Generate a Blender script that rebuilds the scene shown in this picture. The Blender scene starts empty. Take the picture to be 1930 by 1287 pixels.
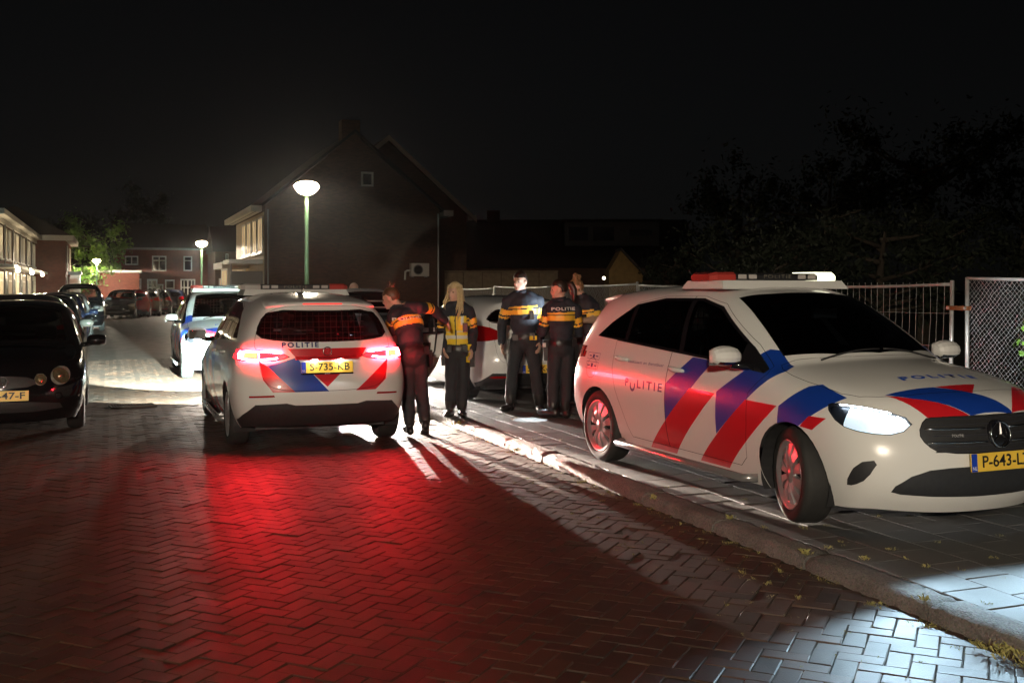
import bpy, bmesh, math, random
from mathutils import Vector, Matrix
from mathutils.bvhtree import BVHTree
random.seed(7)
SC = bpy.context.scene
COL = SC.collection
R = math.radians

# ------------------------------------------------------------------ camera
FPX, CH, VH = 2000.0, 1.64, 541.0          # focal length in photo pixels, eye height, horizon row
cam_d = bpy.data.cameras.new('camera')
cam = bpy.data.objects.new('camera', cam_d); COL.objects.link(cam)
cam.location = (0, 0, CH); cam.rotation_euler = (R(90), 0, 0)
cam_d.sensor_width = 36; cam_d.lens = FPX * 36 / 1930
cam_d.shift_y = -(643.5 - VH) / 1930
cam_d.clip_end = 600; cam_d.clip_start = 0.05
SC.camera = cam
# ------------------------------------------------------------------ night sky, faint moon
w = bpy.data.worlds.new('World'); SC.world = w; w.use_nodes = True
nt = w.node_tree; bg = nt.nodes['Background']
sky = nt.nodes.new('ShaderNodeTexSky'); sky.sky_type = 'NISHITA'; sky.sun_disc = False
sky.sun_elevation = R(24); sky.sun_rotation = R(160)
hs = nt.nodes.new('ShaderNodeHueSaturation'); hs.inputs['Saturation'].default_value = 0.22
nt.links.new(sky.outputs[0], hs.inputs['Color']); nt.links.new(hs.outputs[0], bg.inputs['Color'])
bg.inputs['Strength'].default_value = 0.0005
sun_d = bpy.data.lights.new('moon', 'SUN'); sun_d.energy = 0.004; sun_d.angle = R(0.5); sun_d.color = (.85, .9, 1)
sun = bpy.data.objects.new('moon', sun_d); COL.objects.link(sun); sun.rotation_euler = (R(60), 0, R(20))
# ------------------------------------------------------------------ exposure
SC.view_settings.view_transform = 'Standard'; SC.view_settings.look = 'None'
SC.view_settings.exposure = 0; SC.view_settings.gamma = 1; SC.view_settings.use_curve_mapping = False
SC.cycles.use_denoising = True
try: SC.cycles.denoiser = 'OPENIMAGEDENOISE'
except Exception: pass
SC.cycles.max_bounces = 7; SC.cycles.transparent_max_bounces = 16
SC.cycles.glossy_bounces = 3; SC.cycles.diffuse_bounces = 3; SC.cycles.volume_bounces = 0
SC.cycles.sample_clamp_indirect = 4.0
SC.cycles.caustics_reflective = False; SC.cycles.caustics_refractive = False

# street frame: s runs along the street away from the camera, t to the right
ST = R(20.8); DS = Vector((-math.sin(ST), math.cos(ST), 0)); RS = Vector((math.cos(ST), math.sin(ST), 0))
def S(s, t, z=0): return DS * s + RS * t + Vector((0, 0, z))
def G(u, v, z=0):                                   # where a pixel's ray meets height z
    Y = FPX * (CH - z) / (v - VH); return Vector(((u - 965) / FPX * Y, Y, z))
def AT(u, v, Y): return Vector(((u - 965) / FPX * Y, Y, CH - (v - VH) / FPX * Y))
def toS(p): return p.dot(DS), p.dot(RS)
# ------------------------------------------------------------------ helpers
def tag(o, label=None, cat=None, group=None, kind=None):
    if label: o['label'] = label
    if cat: o['category'] = cat
    if group: o['group'] = group
    if kind: o['kind'] = kind
    return o
def link(o, parent=None):
    COL.objects.link(o)
    if parent: o.parent = parent
    return o
def empty(name, loc=(0, 0, 0), rz=0, **k):
    o = bpy.data.objects.new(name, None); o.empty_display_size = .2
    o.location = loc; o.rotation_euler = (0, 0, rz); link(o); return tag(o, **k)
def ob(name, me, parent=None, **k):
    o = bpy.data.objects.new(name, me); link(o, parent); return tag(o, **k)
def copy_tree(o, parent=None):
    c = o.copy(); COL.objects.link(c); c.parent = parent
    for ch in list(o.children): copy_tree(ch, c)
    return c
class MB:                                            # collects shapes into one mesh
    def __init__(s): s.v = []; s.f = []; s.m = []; s.sm = []; s.mi = 0; s.smooth = False
    def add(s, vs, fs):
        b = len(s.v); s.v += [tuple(p) for p in vs]
        for f in fs: s.f.append([b + i for i in f]); s.m.append(s.mi); s.sm.append(s.smooth)
        return s
    def box(s, c, d, rz=0, M=None):
        x, y, z = d[0] / 2, d[1] / 2, d[2] / 2
        vs = [Vector((i * x, j * y, k * z)) for k in (-1, 1) for j in (-1, 1) for i in (-1, 1)]
        Q = M if M is not None else Matrix.Rotation(rz, 3, 'Z')
        vs = [Q @ p + Vector(c) for p in vs]
        return s.add(vs, [(0, 2, 3, 1), (4, 5, 7, 6), (0, 1, 5, 4), (2, 6, 7, 3), (0, 4, 6, 2), (1, 3, 7, 5)])
    def bx(s, x0, x1, y0, y1, z0, z1): return s.box(((x0 + x1) / 2, (y0 + y1) / 2, (z0 + z1) / 2), (x1 - x0, y1 - y0, z1 - z0))
    def prism(s, poly, a, b):                        # poly: list of Vectors (3D), extruded by offset vectors a..b
        n = len(poly); a = Vector(a); b = Vector(b)
        vs = [Vector(p) + a for p in poly] + [Vector(p) + b for p in poly]
        return s.add(vs, [tuple(range(n))[::-1], tuple(range(n, 2 * n))] + [(i, (i + 1) % n, n + (i + 1) % n, n + i) for i in range(n)])
    def tube(s, pts, r, n=8, cap=True):
        pts = [Vector(p) for p in pts]; m = len(pts)
        rs = r if isinstance(r, (list, tuple)) else [r] * m
        vs = []; up = None
        for i, p in enumerate(pts):
            d = (pts[min(i + 1, m - 1)] - pts[max(i - 1, 0)]).normalized()
            if up is None: up = d.orthogonal().normalized()
            a = (up - d * up.dot(d)).normalized(); up = a; b = d.cross(a)
            for k in range(n):
                t = 2 * math.pi * k / n; vs.append(p + (a * math.cos(t) + b * math.sin(t)) * rs[i])
        fs = [(i * n + k, i * n + (k + 1) % n, (i + 1) * n + (k + 1) % n, (i + 1) * n + k) for i in range(m - 1) for k in range(n)]
        if cap: fs += [tuple(range(n))[::-1], tuple(range((m - 1) * n, m * n))]
        return s.add(vs, fs)
    def lathe(s, prof, n=24, M=None, cap=False):     # prof: (r, h) pairs, spun about Z, then M (4x4)
        vs = []; m = len(prof)
        for r, h in prof:
            for k in range(n):
                t = 2 * math.pi * k / n; p = Vector((r * math.cos(t), r * math.sin(t), h)); vs.append(M @ p if M is not None else p)
        fs = [(i * n + k, i * n + (k + 1) % n, (i + 1) * n + (k + 1) % n, (i + 1) * n + k) for i in range(m - 1) for k in range(n)]
        if cap: fs += [tuple(range(n))[::-1], tuple(range((m - 1) * n, m * n))]
        return s.add(vs, fs)
    def mesh(s, mats, name='mesh'):
        me = bpy.data.meshes.new(name); me.from_pydata(s.v, [], s.f)
        for m in (mats if isinstance(mats, (list, tuple)) else [mats]): me.materials.append(m)
        me.polygons.foreach_set('material_index', s.m); me.polygons.foreach_set('use_smooth', s.sm)
        me.update(); return me
    def build(s, name, mats, parent=None, **k): return ob(name, s.mesh(mats, name), parent, **k)

MATS = {}
def mat(name, col=(.5, .5, .5), rough=.5, metal=0, spec=.5, emit=None, es=0, coat=0, trans=0, noise=None, bump=None, alpha=1):
    """noise=(scale, amount, [col2]) varies the colour, bump=(scale, strength)"""
    if name in MATS: return MATS[name]
    m = bpy.data.materials.new(name); m.use_nodes = True; t = m.node_tree; b = t.nodes['Principled BSDF']
    b.inputs['Base Color'].default_value = (*col, 1); b.inputs['Roughness'].default_value = rough
    b.inputs['Metallic'].default_value = metal; b.inputs['Specular IOR Level'].default_value = spec
    b.inputs['Coat Weight'].default_value = coat; b.inputs['Transmission Weight'].default_value = trans
    b.inputs['Coat Roughness'].default_value = .05
    if emit: b.inputs['Emission Color'].default_value = (*emit, 1); b.inputs['Emission Strength'].default_value = es
    if noise or bump:
        tc = t.nodes.new('ShaderNodeTexCoord')
    if noise:
        n = t.nodes.new('ShaderNodeTexNoise'); n.inputs['Scale'].default_value = noise[0]; n.inputs['Detail'].default_value = 5
        mx = t.nodes.new('ShaderNodeMix'); mx.data_type = 'RGBA'
        c2 = noise[2] if len(noise) > 2 else tuple(c * .45 for c in col)
        mx.inputs[6].default_value = (*col, 1); mx.inputs[7].default_value = (*c2, 1)
        mr = t.nodes.new('ShaderNodeMapRange'); mr.inputs[1].default_value = .35; mr.inputs[2].default_value = .68; mr.inputs[4].default_value = noise[1]
        t.links.new(tc.outputs['Object'], n.inputs['Vector']); t.links.new(n.outputs[0], mr.inputs[0]); t.links.new(mr.outputs[0], mx.inputs[0])
        t.links.new(mx.outputs[2], b.inputs['Base Color'])
    if bump:
        n2 = t.nodes.new('ShaderNodeTexNoise'); n2.inputs['Scale'].default_value = bump[0]; n2.inputs['Detail'].default_value = 4
        bp = t.nodes.new('ShaderNodeBump'); bp.inputs['Strength'].default_value = bump[1]; bp.inputs['Distance'].default_value = .01
        t.links.new(tc.outputs['Object'], n2.inputs['Vector']); t.links.new(n2.outputs[0], bp.inputs['Height']); t.links.new(bp.outputs[0], b.inputs['Normal'])
    MATS[name] = m; return m
def glass_mat(name, tint=(.1, .1, .1), rough=.02, refl=1.0):
    if name in MATS: return MATS[name]
    m = bpy.data.materials.new(name); m.use_nodes = True; t = m.node_tree; t.nodes.clear()
    o = t.nodes.new('ShaderNodeOutputMaterial'); tr = t.nodes.new('ShaderNodeBsdfTransparent'); tr.inputs[0].default_value = (*tint, 1)
    g = t.nodes.new('ShaderNodeBsdfGlossy'); g.inputs['Roughness'].default_value = rough
    fr = t.nodes.new('ShaderNodeFresnel'); fr.inputs[0].default_value = 1.5
    mx = t.nodes.new('ShaderNodeMixShader')
    t.links.new(fr.outputs[0], mx.inputs[0]); t.links.new(tr.outputs[0], mx.inputs[1]); t.links.new(g.outputs[0], mx.inputs[2]); t.links.new(mx.outputs[0], o.inputs[0])
    MATS[name] = m; return m
def text_mesh(txt, size, mat_, width=None, extrude=0.0, bold=0.0, space=1.0):
    """flat text mesh in its own xy plane, centred"""
    c = bpy.data.curves.new('text', 'FONT'); c.body = txt; c.size = size; c.align_x = 'CENTER'; c.align_y = 'CENTER'
    c.extrude = extrude; c.offset = bold; c.resolution_u = 3; c.space_character = space
    o = bpy.data.objects.new('text', c); COL.objects.link(o)
    dg = bpy.context.evaluated_depsgraph_get(); me = bpy.data.meshes.new_from_object(o.evaluated_get(dg))
    bpy.data.objects.remove(o); bpy.data.curves.remove(c)
    if width:
        xs = [v.co.x for v in me.vertices]; k = width / (max(xs) - min(xs))
        for v in me.vertices: v.co.x *= k
    me.materials.clear(); me.materials.append(mat_); return me
def place_mesh(me, M):
    me.transform(M); return me
def frame(o, x, y):                                  # 4x4 with local x, y axes along given vectors at o
    x = Vector(x).normalized(); y = Vector(y).normalized(); z = x.cross(y)
    return Matrix(((x.x, y.x, z.x, o[0]), (x.y, y.y, z.y, o[1]), (x.z, y.z, z.z, o[2]), (0, 0, 0, 1)))
def conform(me, bvh, d, off=.004, sub=True):
    """drop every vertex of me along direction d onto the surface"""
    d = Vector(d).normalized()
    bm = bmesh.new(); bm.from_mesh(me)
    if sub:
        long = [e for e in bm.edges if e.calc_length() > .06]
        if long: bmesh.ops.subdivide_edges(bm, edges=long, cuts=2)
    bmesh.ops.triangulate(bm, faces=bm.faces[:])
    for v in bm.verts:
        h = bvh.ray_cast(v.co - d * 1.0, d)
        if h[0] is not None: v.co = h[0] - d * off
    bm.to_mesh(me); bm.free(); return me
def spot(name, loc, target, power, angle, blend=.3, col=(1, 1, 1), size=.03, parent=None):
    l = bpy.data.lights.new(name, 'SPOT'); l.energy = power; l.spot_size = R(angle); l.spot_blend = blend; l.color = col; l.shadow_soft_size = size
    o = bpy.data.objects.new(name, l); COL.objects.link(o); o.location = loc
    o.rotation_euler = (Vector(target) - Vector(loc)).to_track_quat('-Z', 'Y').to_euler()
    if parent: o.parent = parent
    return o
def point(name, loc, power, col, size=.05, parent=None):
    l = bpy.data.lights.new(name, 'POINT'); l.energy = power; l.color = col; l.shadow_soft_size = size
    o = bpy.data.objects.new(name, l); COL.objects.link(o); o.location = loc
    if parent: o.parent = parent
    return o
SEAM = mat('painted gap shade', (.012, .012, .012), .8, spec=.1)
# ------------------------------------------------------------------ ground
def surface_mat(name, c1, c2, rough=.7, scale=4, fine=90, bump=.3, attr=None, bdist=.004, rvar=.15, grit=None):
    """two-tone mottled surface with fine grain; attr = per-piece tone attribute"""
    if name in MATS: return MATS[name]
    m = bpy.data.materials.new(name); m.use_nodes = True; t = m.node_tree; b = t.nodes['Principled BSDF']; N = t.nodes.new; Lk = t.links.new
    g = N('ShaderNodeNewGeometry')
    n1 = N('ShaderNodeTexNoise'); n1.inputs['Scale'].default_value = scale; n1.inputs['Detail'].default_value = 6; Lk(g.outputs['Position'], n1.inputs['Vector'])
    n2 = N('ShaderNodeTexNoise'); n2.inputs['Scale'].default_value = fine; n2.inputs['Detail'].default_value = 4; Lk(g.outputs['Position'], n2.inputs['Vector'])
    r1 = N('ShaderNodeMapRange'); r1.inputs[1].default_value = .3; r1.inputs[2].default_value = .7; Lk(n1.outputs[0], r1.inputs[0])
    mx = N('ShaderNodeMix'); mx.data_type = 'RGBA'; mx.inputs[6].default_value = (*c1, 1); mx.inputs[7].default_value = (*c2, 1)
    fac = r1.outputs[0]
    if attr:
        a = N('ShaderNodeAttribute'); a.attribute_name = attr
        ad = N('ShaderNodeMath'); ad.operation = 'MULTIPLY_ADD'; ad.inputs[1].default_value = .35; Lk(fac, ad.inputs[0])
        mm = N('ShaderNodeMath'); mm.operation = 'MULTIPLY'; mm.inputs[1].default_value = .75; Lk(a.outputs['Fac'], mm.inputs[0]); Lk(mm.outputs[0], ad.inputs[2]); fac = ad.outputs[0]
    Lk(fac, mx.inputs[0]); colr = mx.outputs[2]
    if grit:
        v = N('ShaderNodeTexVoronoi'); v.inputs['Scale'].default_value = grit[0]; Lk(g.outputs['Position'], v.inputs['Vector'])
        m2 = N('ShaderNodeMix'); m2.data_type = 'RGBA'; m2.blend_type = 'MULTIPLY'; m2.inputs[0].default_value = grit[1]; Lk(colr, m2.inputs[6]); Lk(v.outputs['Color'], m2.inputs[7])
        hsv = N('ShaderNodeHueSaturation'); hsv.inputs['Saturation'].default_value = .25; hsv.inputs['Value'].default_value = 1.5; Lk(m2.outputs[2], hsv.inputs['Color']); 
        m3 = N('ShaderNodeMix'); m3.data_type = 'RGBA'; m3.inputs[0].default_value = grit[1]; Lk(colr, m3.inputs[6]); Lk(hsv.outputs[0], m3.inputs[7]); colr = m3.outputs[2]
    sp = N('ShaderNodeMix'); sp.data_type = 'RGBA'; sp.blend_type = 'MULTIPLY'; sp.inputs[0].default_value = .5; Lk(colr, sp.inputs[6]); Lk(n2.outputs[0], sp.inputs[7])
    Lk(sp.outputs[2], b.inputs['Base Color'])
    rr = N('ShaderNodeMapRange'); rr.inputs[3].default_value = rough - rvar; rr.inputs[4].default_value = rough + rvar; Lk(n1.outputs[0], rr.inputs[0]); Lk(rr.outputs[0], b.inputs['Roughness'])
    bp = N('ShaderNodeBump'); bp.inputs['Strength'].default_value = bump; bp.inputs['Distance'].default_value = bdist
    Lk(n2.outputs[0], bp.inputs['Height']); Lk(bp.outputs[0], b.inputs['Normal'])
    b.inputs['Specular IOR Level'].default_value = .5
    MATS[name] = m; return m
BRICK = surface_mat('worn street clinker', (.088, .038, .020), (.032, .019, .013), .56, 2.2, 130, .5, 'tone', .003, .12)
SAND = surface_mat('joint sand', (.060, .048, .024), (.020, .020, .009), .95, 5, 160, .8, None, .006)
TILE = surface_mat('concrete paving tile', (.135, .128, .12), (.075, .070, .062), .66, 1.6, 190, .6, 'tone', .004, .12, (260, .35))
KERBM = surface_mat('exposed aggregate kerb', (.24, .205, .165), (.13, .11, .085), .85, 3, 95, 1.0, None, .012, .1, (95, .7))
FARROAD = surface_mat('far clinker paving', (.085, .052, .036), (.05, .036, .027), .5, 3, 60, .4, None, .004)
SOIL = surface_mat('dark rough ground', (.035, .03, .02), (.018, .02, .010), .95, .8, 30, .8, None, .02)
KT = 3.78; PZ = .08                                   # kerb line and pavement height
def quad_sheet(name, s0, s1, t0, t1, z, m, kind='structure', cat=None, label=None):
    mb = MB(); mb.add([S(s0, t0, z), S(s0, t1, z), S(s1, t1, z), S(s1, t0, z)], [(0, 1, 2, 3)]); return mb.build(name, m, None, kind=kind, label=label, cat=cat)
gm = MB(); gm.add([(-300, -60, -.06), (300, -60, -.06), (300, 500, -.06), (-300, 500, -.06)], [(0, 1, 2, 3)]); gm.build('ground', SOIL, None, kind='structure', label='dark rough ground beyond the street', cat='ground')
road = quad_sheet('road', -12, 130, -2.4, KT + .1, -.0075, SAND, label='brick-paved street running between the parked cars', cat='road')
far = quad_sheet('far_paving', 25.5, 130, -2.4, KT + .02, -.002, FARROAD); far.parent = road; del far['kind']
def brick_mesh(L, W, H, tone, dome=.002, ch=.006, jit=0):
    """clinker with worn edges: chamfered top"""
    def q(h, k): return [Vector((sx * (L / 2 - k), sy * (W / 2 - k), h)) for sx, sy in ((-1, -1), (1, -1), (1, 1), (-1, 1))]
    vs = q(-H, 0) + q(-ch, 0) + q(0, ch)
    if jit:
        for i in range(4, 12): vs[i] += Vector((random.uniform(-jit, jit), random.uniform(-jit, jit), random.uniform(-jit, jit) * .6))
    fs = [(8, 9, 10, 11)] + [(i, (i + 1) % 4, 4 + (i + 1) % 4, 4 + i) for i in range(4)] + [(4 + i, 4 + (i + 1) % 4, 8 + (i + 1) % 4, 8 + i) for i in range(4)]
    return vs, fs
def tone_attr(me, vals):
    a = me.attributes.new('tone', 'FLOAT', 'POINT'); a.data.foreach_set('value', vals)
def in_view(p, m=60):
    if p.y < 1: return False
    u = 965 + FPX * p.x / p.y; v = VH + FPX * (CH - p.z) / p.y
    return -m < u < 1930 + m and v < 1287 + m
def lay_pieces(parent, name, pieces, L, W, H, m, nvar, n_single, ch, jit, stuffname, tl=.006, dzs=.0014):
    """pieces: (pos, rz); the n_single nearest in view become objects, the rest one mesh"""
    pieces.sort(key=lambda p: p[0].length)
    shown = [p for p in pieces if in_view(p[0], 10)]; single = set(id(p) for p in shown[:n_single])
    var = []
    for k in range(nvar):
        vs, fs = brick_mesh(L, W, H, 0, ch=ch, jit=jit); me = bpy.data.meshes.new(name); me.from_pydata(vs, [], fs); me.materials.append(m); me.update(); tone_attr(me, [random.random()] * len(vs)); var.append(me)
    bv = []; bf = []; bt = []
    for p in pieces:
        pos, rz = p; tilt = (random.gauss(0, tl), random.gauss(0, tl)); dz = random.gauss(0, dzs) - (random.uniform(.002, .006) if random.random() < .025 else 0)
        if id(p) in single:
            o = ob(name, random.choice(var), parent); o.location = pos + Vector((0, 0, dz)); o.rotation_euler = (tilt[0], tilt[1], rz + random.gauss(0, .006))
        else:
            vs, fs = brick_mesh(L, W, H, 0, ch=ch, jit=jit); b = len(bv); c, s_ = math.cos(rz), math.sin(rz)
            for v in vs: bv.append((pos.x + c * v.x - s_ * v.y, pos.y + s_ * v.x + c * v.y, pos.z + dz + v.z + tilt[0] * v.y - tilt[1] * v.x))
            bf += [[b + i for i in f] for f in fs]; bt += [random.random()] * len(vs)
    me = bpy.data.meshes.new(stuffname); me.from_pydata(bv, [], bf); me.materials.append(m); me.update(); tone_attr(me, bt)
    ob(stuffname, me, parent, kind='stuff')
# herringbone at 45 degrees to the kerb
CW = .1035; rot = ST + R(45); ex = Vector((math.cos(rot), math.sin(rot), 0)); ey = Vector((-math.sin(rot), math.cos(rot), 0)); pcs = []
for x in range(-160, 330):
    for y in range(-330, 330):
        k = (x - y) % 4
        if k == 0: c = (x + 1, y + .5); rz = rot
        elif k == 3: c = (x + .5, y + 1); rz = rot + R(90)
        else: continue
        p = ex * c[0] * CW + ey * c[1] * CW; s_, t_ = toS(p)
        if not (-2.35 < t_ < KT + .03 and s_ < 25.6): continue
        sag = -.002 * math.exp(-((t_ - 3.2) / .5) ** 2) + .0025 * math.sin(s_ * 1.1) * math.sin(t_ * 1.7)
        p.z = sag
        if in_view(p, 600): pcs.append((p, rz))
lay_pieces(road, 'brick', pcs, 2 * CW - .0042, CW - .0042, .05, BRICK, 18, 300, .0038, .0018, 'brick_field')
# pavement on the right: base, kerb stones, tiles
pav = MB(); pav.add([S(-10, KT + .12, PZ - .012), S(-10, 9.5, PZ - .012), S(60, 9.5, PZ - .012), S(60, KT + .12, PZ - .012)], [(0, 1, 2, 3)])
pavement = pav.build('pavement', SAND, None, kind='structure', label='concrete-tiled pavement on the right with grass in its joints', cat='pavement')
kerb = empty('kerb', S(0, KT), label='rough concrete kerb stones along the right of the road', cat='kerb', kind='structure')
for k in range(-1, 34):
    s0 = -.83 + k * 1.0
    vs = []; n = 26; prof = [(.0, -.08), (.0, PZ - .07), (.002, PZ - .05), (.006, PZ - .03), (.014, PZ - .014), (.035, PZ - .002), (.06, PZ + .003), (.10, PZ + .003), (.145, PZ + .003), (.19, PZ + .002), (.192, -.05)]
    for i in range(n):
        ss = s0 + .008 + .984 * i / (n - 1); jj = .0038
        for dt, z in prof: vs.append(S(ss, KT + dt + random.gauss(0, jj), z + random.gauss(0, jj * .7) - (.012 if i in (0, n - 1) and z > .05 else 0)) - kerb.location)
    m = len(prof); me = MB(); me.smooth = True
    me.add(vs, [(i * m + j, i * m + j + 1, (i + 1) * m + j + 1, (i + 1) * m + j) for i in range(n - 1) for j in range(m - 1)]); me.smooth = False; me.add(vs[:m], [tuple(range(m))[::-1]]); me.add(vs[-m:], [tuple(range(m))])
    o = me.build('kerb_stone', KERBM, kerb); o.location = (random.gauss(0, .004), random.gauss(0, .004), random.gauss(0, .004))
pcs = []; TW = .302
for i in range(0, 120):
    for j in range(0, 16):
        s_ = -1 + i * TW; t_ = KT + .196 + TW / 2 + j * TW + (.151 if False else 0)
        s2 = s_ + (TW / 2 if j % 2 else 0)
        p = S(s2, t_, PZ + .004 * math.sin(s2 * 2.1 + t_) + (.0 if t_ < 5 else 0))
        if in_view(p, 700): pcs.append((p, ST))
lay_pieces(pavement, 'paving_tile', pcs, TW - .006, TW - .006, .04, TILE, 12, 300, .004, .001, 'paving_tile_field', .003, .001)
# left pavement
mb = MB(); mb.add([S(-10, -2.4, -.1), S(-10, -2.4, .1), S(130, -2.4, .1), S(130, -2.4, -.1)], [(0, 1, 2, 3)]); mb.add([S(-10, -2.4, .1), S(-10, -6, .1), S(130, -6, .1), S(130, -2.4, .1)], [(0, 1, 2, 3)])
mb.build('far_pavement', TILE, None, kind='structure', label='pavement behind the parked cars on the left', cat='pavement')
# drain grate in the road
dg_ = empty('drain_grate', G(250, 766), ST + R(6), label='rectangular iron drain grate set in the brick road', cat='drain')
mb = MB(); IRON = mat('drain iron', (.06, .055, .05), .5, metal=.6, noise=(14, .6, (.10, .06, .04)))
for a in (-.17, .17): mb.box((0, a, .004), (.56, .03, .03))
for a in (-.28, .28): mb.box((a, 0, .004), (.03, .37, .03))
mb.build('frame', IRON, dg_)
for i in range(14):
    b_ = MB(); b_.box((-.24 + .037 * i, 0, .004), (.016, .31, .026)); b_.build('grate_bar', IRON, dg_)
mb = MB(); mb.bx(-.27, .27, -.16, .16, -.0135, -.008); mb.build('drain_pit', SEAM, dg_)
# ------------------------------------------------------------------ street lamps
LAMPGLASS = mat('lit lamp bowl', (1, .9, .7), .3, emit=(1, .80, .50), es=60)
POLEM = mat('green lamp post', (.055, .11, .055), .45, noise=(5, .5, (.04, .07, .04)))
def street_lamp(p, h, power, label):
    c = empty('street_lamp', p, label=label, cat='street lamp', group='street lamps along the right pavement')
    mb = MB(); mb.smooth = True; mb.lathe([(.075, 0), (.075, 1.0), (.062, 1.05), (.05, h - .25), (.045, h - .12)], 14); mb.lathe([(.12, 0), (.12, .06), (.08, .09)], 14); mb.build('post', POLEM, c)
    mb = MB(); mb.box((.076, 0, .75), (.012, .09, .32)); mb.build('hatch', POLEM, c)
    mb = MB(); mb.smooth = True; mb.lathe([(.05, h - .18), (.14, h - .16), (.25, h - .09), (.33, h), (.35, h + .07)], 22); mb.build('lamp_bowl', LAMPGLASS, c)
    mb = MB(); mb.smooth = True; mb.lathe([(.352, h + .07), (.35, h + .09), (.29, h + .16), (.16, h + .21), (.0, h + .23)], 22); mb.build('lamp_hood', LAMPGLASS, c)  # hood glows as well, so the widened head fills out like lens bloom
    a = spot('lamp_light', (0, 0, h - .21), (0, 0, 0), power, 179, .03, (1, .85, .66), .16, c)
    return c
def MATTB_(): return mat('lamp hood grey', (.16, .16, .15), .5)
L1 = S(30.4, 5.28, PZ)
street_lamp(AT(578, 541, 30.3) - Vector((0, 0, CH - PZ)), 4.36, 2600, 'tall green street lamp in front of the dark gable wall')
street_lamp(AT(380, 541, 66) - Vector((0, 0, CH - PZ)), 4.2, 7000, 'lit street lamp further down, above the third police car')
street_lamp(AT(182, 541, 95) - Vector((0, 0, CH - PZ)), 3.85, 6000, 'farthest street lamp, glowing beside the green tree')
street_lamp(S(-8, -4.2, PZ), 4.4, 17000, 'street lamp standing behind the photographer on the left pavement')
# ------------------------------------------------------------------ car bodies: a cage, smoothed, then cut into its panels
from mathutils.interpolate import poly_3d_calc
def b_class_cage():
    xs = [-1.75, -1.365, -.9, -.2, .5, 1.02, 1.4, 1.78]
    def ring(rear, c0, side, c1, front): return rear + [c0] + side + [c1] + front
    L = []
    L.append(ring([(-2.06, 0, .25), (-2.05, .42, .25)], (-1.93, .74, .25), [(x, .80, .17 if i else .22) for i, x in enumerate(xs)], (1.93, .74, .2), [(2.12, .42, .17), (2.17, 0, .17)]))
    L.append(ring([(-2.20, 0, .38), (-2.18, .45, .38)], (-2.04, .81, .38), [(x, .875, .31) for x in xs], (2.03, .81, .33), [(2.23, .45, .31), (2.28, 0, .31)]))
    L.append(ring([(-2.23, 0, .62), (-2.21, .46, .62)], (-2.05, .85, .62), [(x, .915, .57) for x in xs], (2.02, .83, .55), [(2.235, .46, .56), (2.295, 0, .56)]))
    L.append(ring([(-2.15, 0, .86), (-2.14, .46, .86)], (-1.98, .84, .86), [(x, .91 if i < 6 else (.905, .88)[i - 6], .82 if i < 6 else (.80, .75)[i - 6]) for i, x in enumerate(xs)], (1.95, .79, .72), [(2.18, .44, .745), (2.25, 0, .75)]))
    L.append(ring([(-2.14, 0, 1.07), (-2.12, .44, 1.07)], (-1.94, .77, 1.06), [(-1.7, .82, 1.06), (-1.365, .84, 1.05), (-.9, .845, 1.03), (-.2, .85, 1.01), (.5, .85, .995), (1.02, .83, .995), (1.4, .79, .965), (1.75, .725, .905)],
                  (1.94, .64, .855), [(2.08, .36, .87), (2.13, 0, .88)]))
    cowl = [(1.22, .42, 1.05), (1.30, 0, 1.065)]
    U5 = [(-2.03, 0, 1.27), (-2.01, .42, 1.27), (-1.84, .69, 1.26), (-1.62, .735, 1.27), (-1.3, .755, 1.27), (-.88, .765, 1.26), (-.2, .77, 1.26), (.36, .765, 1.25), (.70, .742, 1.235), (.86, .40, 1.28), (.92, 0, 1.29)]
    U6 = [(-1.92, 0, 1.49), (-1.90, .38, 1.485), (-1.76, .57, 1.46), (-1.5, .61, 1.485), (-1.2, .625, 1.505), (-.85, .635, 1.52), (-.25, .64, 1.53), (.07, .635, 1.515), (.29, .61, 1.485), (.42, .36, 1.525), (.46, 0, 1.535)]
    roof = {1: [(-1.58, 0, 1.54), (-1.55, .36, 1.535)], 2: [(-1.2, 0, 1.57), (-1.2, .36, 1.565)], 3: [(-.85, 0, 1.585), (-.85, .36, 1.58)], 4: [(-.25, 0, 1.59), (-.25, .36, 1.583)], 5: [(.08, 0, 1.575), (.07, .36, 1.567)]}
    hood = {7: [(1.56, 0, 1.035), (1.5, .42, 1.02)], 8: [(1.87, 0, .965), (1.84, .40, .955)]}
    return dict(L=L, cowl=cowl, U5=U5, U6=U6, roof=roof, hood=hood)
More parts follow.
